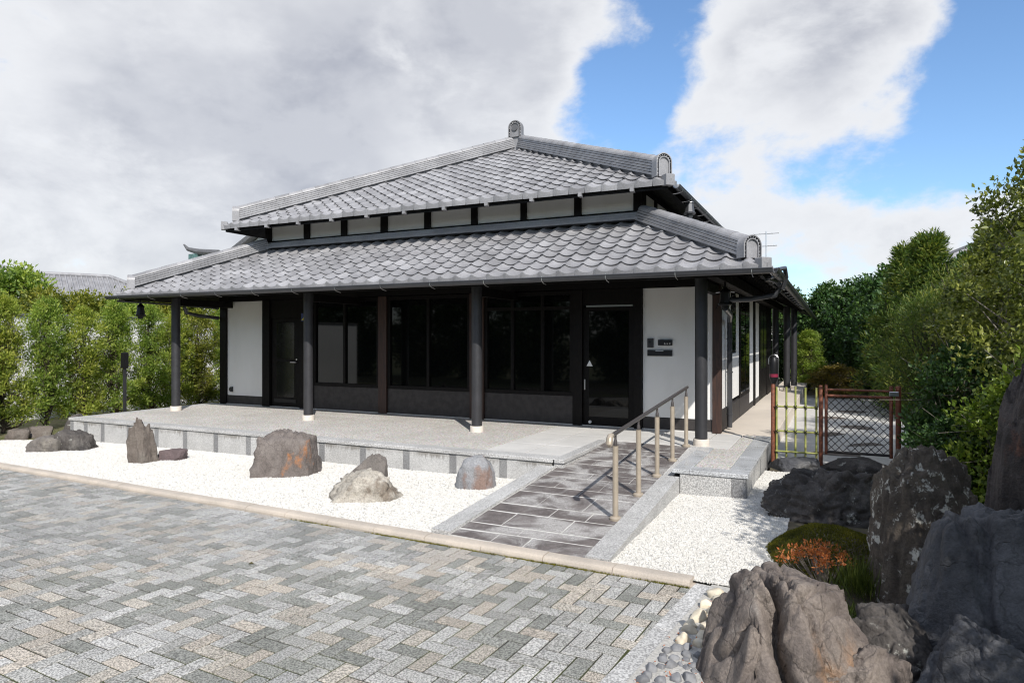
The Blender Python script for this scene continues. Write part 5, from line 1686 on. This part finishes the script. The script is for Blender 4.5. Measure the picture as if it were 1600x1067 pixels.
# ---- moss mound, reddening azalea, grass tufts
def mound(name, cx, cy, a, b, h, mat, label, seed, nblade, bl, cat):
    rg = np.random.default_rng(seed)
    vs, fs = [], []
    nr, na = 12, 40
    def hh(r, t): return h * (1 - r ** 2.2) * (0.9 + 0.25 * noise.noise(Vector((r * 2.5 * math.cos(t), r * 2.5 * math.sin(t), seed)))) - 0.03 * r
    def rr(t): return 1 + 0.14 * noise.noise(Vector((math.cos(t) * 1.4, math.sin(t) * 1.4, seed + 3)))
    vs.append((0, 0, hh(0, 0)))
    for i in range(1, nr + 1):
        for j in range(na):
            t = 2 * PI * j / na; r = i / nr
            vs.append((a * r * rr(t) * math.cos(t), b * r * rr(t) * math.sin(t), hh(r, t)))
    for j in range(na): fs.append((0, 1 + j, 1 + (j + 1) % na))
    for i in range(nr - 1):
        for j in range(na):
            k = 1 + i * na; j2 = (j + 1) % na
            fs.append((k + j, k + na + j, k + na + j2, k + j2))
    e = tag(MB().add(vs, fs).build(name, 'soil', None, (cx, cy, -0.27), recalc=False), label, cat, kind='stuff')
    r = np.sqrt(rg.random(nblade)); t = rg.random(nblade) * 2 * PI
    P = np.array([(a * q * rr(u) * math.cos(u), b * q * rr(u) * math.sin(u), hh(q, u) - 0.004) for q, u in zip(r, t)])
    D = rg.normal(size=(nblade, 3)) * 0.55 + np.array([0, 0, 0.8])
    W = rg.normal(size=(nblade, 3))
    tone = np.array([0.45 + 0.6 * noise.noise(Vector((p[0] * 5, p[1] * 5, seed))) for p in P]) + rg.normal(size=nblade) * 0.16
    put('blades', leaf_mesh('blades', P, D, W, rg.uniform(0.7, 1.3, nblade) * bl, bl * 0.35, tone, mat), e)
    return e


mound('moss_mound', 1.68, -3.62, 0.56, 0.66, 0.24, 'moss_blade', 'mound of dark green moss between the long boulder and the lichen-covered one', 5, 26000, 0.022, 'moss')
az_r = np.random.default_rng(7)
azC = np.array([(az_r.normal() * 0.17, az_r.normal() * 0.14, 0.20 + az_r.random() * 0.13) for _ in range(34)])
LV = clump_leaves(az_r, azC, az_r.uniform(0.03, 0.06, 34), 26, 0.034, 0.015, outward=0.7, up=0.5, rand=0.6)
azm = MB()
for c in azC: azm.tube([(c[0] * 0.25, c[1] * 0.25, -0.05), (c[0] * 0.8, c[1] * 0.8, c[2] * 0.6), tuple(c)], [0.005, 0.0035, 0.002], 5)
place('azalea', (azm.mesh('stems', 'bark_pale'), leaf_mesh('leaves', *LV, 'leaf_azalea')), (1.64, -4.32, -0.26), 0, (0.85, 0.85, 0.72), 'low azalea with orange-red leaves in front of the moss mound', 'shrub')
gr_ = np.random.default_rng(9)
n = 420
GP = np.stack([gr_.normal(size=n) * 0.07, gr_.normal(size=n) * 0.09, np.zeros(n)], 1)
GD = gr_.normal(size=(n, 3)) * np.array([0.35, 0.35, 0.1]) + np.array([0, 0, 1.0])
put_g = put('grass_tuft', leaf_mesh('grass_tuft', GP, GD, gr_.normal(size=(n, 3)), gr_.uniform(0.12, 0.30, n), 0.008, gr_.normal(size=n) * 0.2 + 0.45, 'grass_blade'), None, (1.86, -4.45, -0.26))
tag(put_g, 'tuft of long green grass beside the orange azalea', 'grass', kind='stuff')
for k, (x, y, nn, hh, lab) in enumerate(((1.72, -4.95, 260, 0.16, 'short grass tuft between the split boulder and the lichen-covered one'), (2.35, -5.45, 200, 0.14, 'small grass tuft at the foot of the blue-grey boulder'), (1.98, -4.0, 240, 0.2, 'grass tuft on the far side of the moss mound'))):
    GP = np.stack([gr_.normal(size=nn) * 0.09, gr_.normal(size=nn) * 0.09, np.zeros(nn)], 1)
    GD = gr_.normal(size=(nn, 3)) * np.array([0.5, 0.5, 0.1]) + np.array([0, 0, 1.0])
    tag(put('grass_tuft', leaf_mesh('grass_tuft', GP, GD, gr_.normal(size=(nn, 3)), gr_.uniform(0.4, 1.1, nn) * hh, 0.008, gr_.normal(size=nn) * 0.2 + 0.35, 'grass_blade'), None, (x, y, -0.28)), lab, 'grass', kind='stuff')
n = 420
GP = np.stack([gr_.uniform(0.75, 2.2, n), gr_.uniform(-6.3, -4.55, n), np.full(n, -0.262)], 1)
GP = GP[(GP[:, 0] > 0.93 + 0.115 * (GP[:, 1] + 4.73))]; n = len(GP)
GD = gr_.normal(size=(n, 3)) * np.array([1, 1, 0.2])
tag(put('leaf_litter', leaf_mesh('leaf_litter', GP, GD, gr_.normal(size=(n, 3)) * 0.3 + np.array([0, 0, 1.0]), gr_.uniform(0.01, 0.03, n), 0.010, gr_.random(n) * 0.6, 'leaf_azalea')), 'reddish fallen leaf bits scattered between the edging and the boulders', 'leaf litter', kind='stuff')
n = 9000
GP = np.stack([gr_.uniform(-14.3, -11.7, n), gr_.uniform(-4.2, 0.5, n), np.zeros(n)], 1); GP[:, 2] = -0.26 + 0.012 * (GP[:, 0] - 0.8) - 0.05
keep = (GP[:, 1] > -1.9) | (GP[:, 0] < -12.6 )
GP = GP[keep]; n = len(GP)
GD = gr_.normal(size=(n, 3)) * np.array([0.5, 0.5, 0.1]) + np.array([0, 0, 1.0])
tag(put('grass', leaf_mesh('grass', GP, GD, gr_.normal(size=(n, 3)), gr_.uniform(0.03, 0.09, n), 0.008, gr_.normal(size=n) * 0.25 + 0.5, 'grass_blade')), 'sparse grass at the foot of the left hedge', 'grass', kind='stuff')

# ================================================================== NEIGHBOURS
def tiled_house(name, loc, rotz, wd, dp, eave, rise, label, wall='house_wall', over=0.6, rows=True):
    h = empty(name, loc, label, 'house', None, (0, 0, rotz))
    MB().box(-wd / 2, wd / 2, -dp / 2, dp / 2, 0, eave).build('wall', wall, h)
    X, Y = wd / 2 + over, dp / 2 + over
    rl = max(0.3, X - Y * 0.9)
    z0, z1 = eave - 0.1, eave + rise
    v = [(-X, -Y, z0), (X, -Y, z0), (X, Y, z0), (-X, Y, z0), (-rl, 0, z1), (rl, 0, z1)]
    roof = MB().add(v + [(a, b, c - 0.15) for a, b, c in v[:4]], [(0, 1, 5, 4), (1, 2, 5), (2, 3, 4, 5), (3, 0, 4), (9, 8, 7, 6), (0, 6, 7, 1), (1, 7, 8, 2), (2, 8, 9, 3), (3, 9, 6, 0)]).build('roof', 'tile', h)
    # tile rolls running down the two long slopes
    m = MB()
    for sy in (-1, 1):
        nx = int(2 * X / 0.28)
        for i in range(nx):
            x = -X + 0.14 + i * 0.28
            t = 1.0 if abs(x) <= rl else max(0.02, (X - abs(x)) / (X - rl))
            p0 = Vector((x, sy * Y, z0 + 0.02)); p1 = Vector((x, sy * Y * (1 - t), z0 + (z1 - z0) * t + 0.02))
            m.tube([p0, p1], 0.06, 5, caps=True)
    for sx in (-1, 1):
        ny = int(2 * Y / 0.28)
        for i in range(ny):
            y = -Y + 0.14 + i * 0.28
            t = max(0.02, (Y - abs(y)) / Y)
            p0 = Vector((sx * X, y, z0 + 0.02)); p1 = Vector((sx * (X - (X - rl) * t), y, z0 + (z1 - z0) * t + 0.02))
            m.tube([p0, p1], 0.06, 5)
    tag(m.build('tile_rolls', 'tile', roof), kind='stuff')
    for a, b in ((4, 5), (0, 4), (3, 4), (1, 5), (2, 5)):
        MB().tube([Vector(v[a]) + Vector((0, 0, .05)), Vector(v[b]) + Vector((0, 0, .05))], 0.14, 8).build('ridge', 'tile', roof)
    for x in (-wd * 0.25, wd * 0.25):
        wn_ = MB().box(x - 0.8, x + 0.8, -dp / 2 - 0.03, -dp / 2 + 0.02, eave - 1.6, eave - 0.4).build('window', 'dark_metal', h)
        MB().box(x - 0.7, x + 0.7, -dp / 2 - 0.045, -dp / 2 - 0.02, eave - 1.5, eave - 0.5).build('pane', 'glass_pane', wn_)
    return h


tiled_house('neighbour_house', (-49.0, 10.5, -0.6), RAD(62), 11.0, 9.0, 5.9, 1.9, 'two-storey neighbouring house with tan wall and grey tiled roof at the far left')
tiled_house('neighbour_house', (-42.0, 14.0, -0.6), RAD(64), 15.0, 8.0, 4.0, 2.0, 'lower neighbouring house with a long grey tiled roof left of the main eave')
tiled_house('neighbour_house', (-27.5, 14.2, -0.8), RAD(64), 9.0, 8.0, 2.9, 2.0, 'small grey-roofed building just above the left end of the eave')
tiled_house('neighbour_house', (9.5, 24.0, -0.6), RAD(12), 10.0, 8.0, 4.6, 1.8, 'white neighbouring house glimpsed through the right-hand trees', 'white_wall')
# gabled wing behind the left end of the roof
gw = empty('rear_wing', (-17.0, 9.5, -0.5), 'pale gable of a rear building behind the left upper eave', 'house')
MB().prism([(-4, 0), (4, 0), (4, 4.75), (0, 6.8), (-4, 4.75)], 0, 8).build('wall', 'plaster', gw)
for s_ in (-1, 1):
    MB().prism([(s_ * 4.5, 4.50), (0, 6.83), (0, 7.0), (s_ * 4.5, 4.70)], -0.35, 8.2).build('roof', 'tile_dark', gw)
# verdigris ridge ornament on the roof behind
vo = empty('ridge_ornament', (-20.75, 8.3, -0.22), 'green copper ridge ornament behind the left hip', 'ornament')
MB().prism([(-0.28, 0), (0.28, 0), (0.2, 5.0), (-0.2, 5.0)], -0.15, 0.15).build('shaft', 'verdigris', vo)
MB().tube([(-0.65, 0, 5.42), (-0.4, 0, 5.22), (0.2, 0, 5.08), (1.3, 0, 4.98)], [0.03, 0.08, 0.12, 0.12], 8).build('horn', 'tile_dark', vo)
# television aerial
an = empty('television_aerial', (-1.82, 30.8, -0.6), 'thin television aerial on a mast beyond the roof', 'aerial')
MB().tube([(0, 0, 0), (0, 0, 8.2)], 0.035, 6).build('mast', 'steel', an)
for z, n_, l_ in ((8.05, 5, 1.3), (7.35, 9, 1.1)):
    MB().tube([(-l_ / 2, 0, z), (l_ / 2, 0, z)], 0.02, 5).build('boom', 'steel', an)
    for i in range(n_):
        x = -l_ / 2 + l_ * i / (n_ - 1)
        MB().tube([(x, -0.28, z), (x, 0.28, z + 0.02)], 0.012, 4).build('element', 'steel', an)
tag(MB().slab([(-3.5, 29.5), (-0.5, 29.5), (-0.5, 33), (-3.5, 33)], -0.6, 2.6).build('rear_shed', 'plaster'), 'plain rear outbuilding hidden behind the house', 'shed')
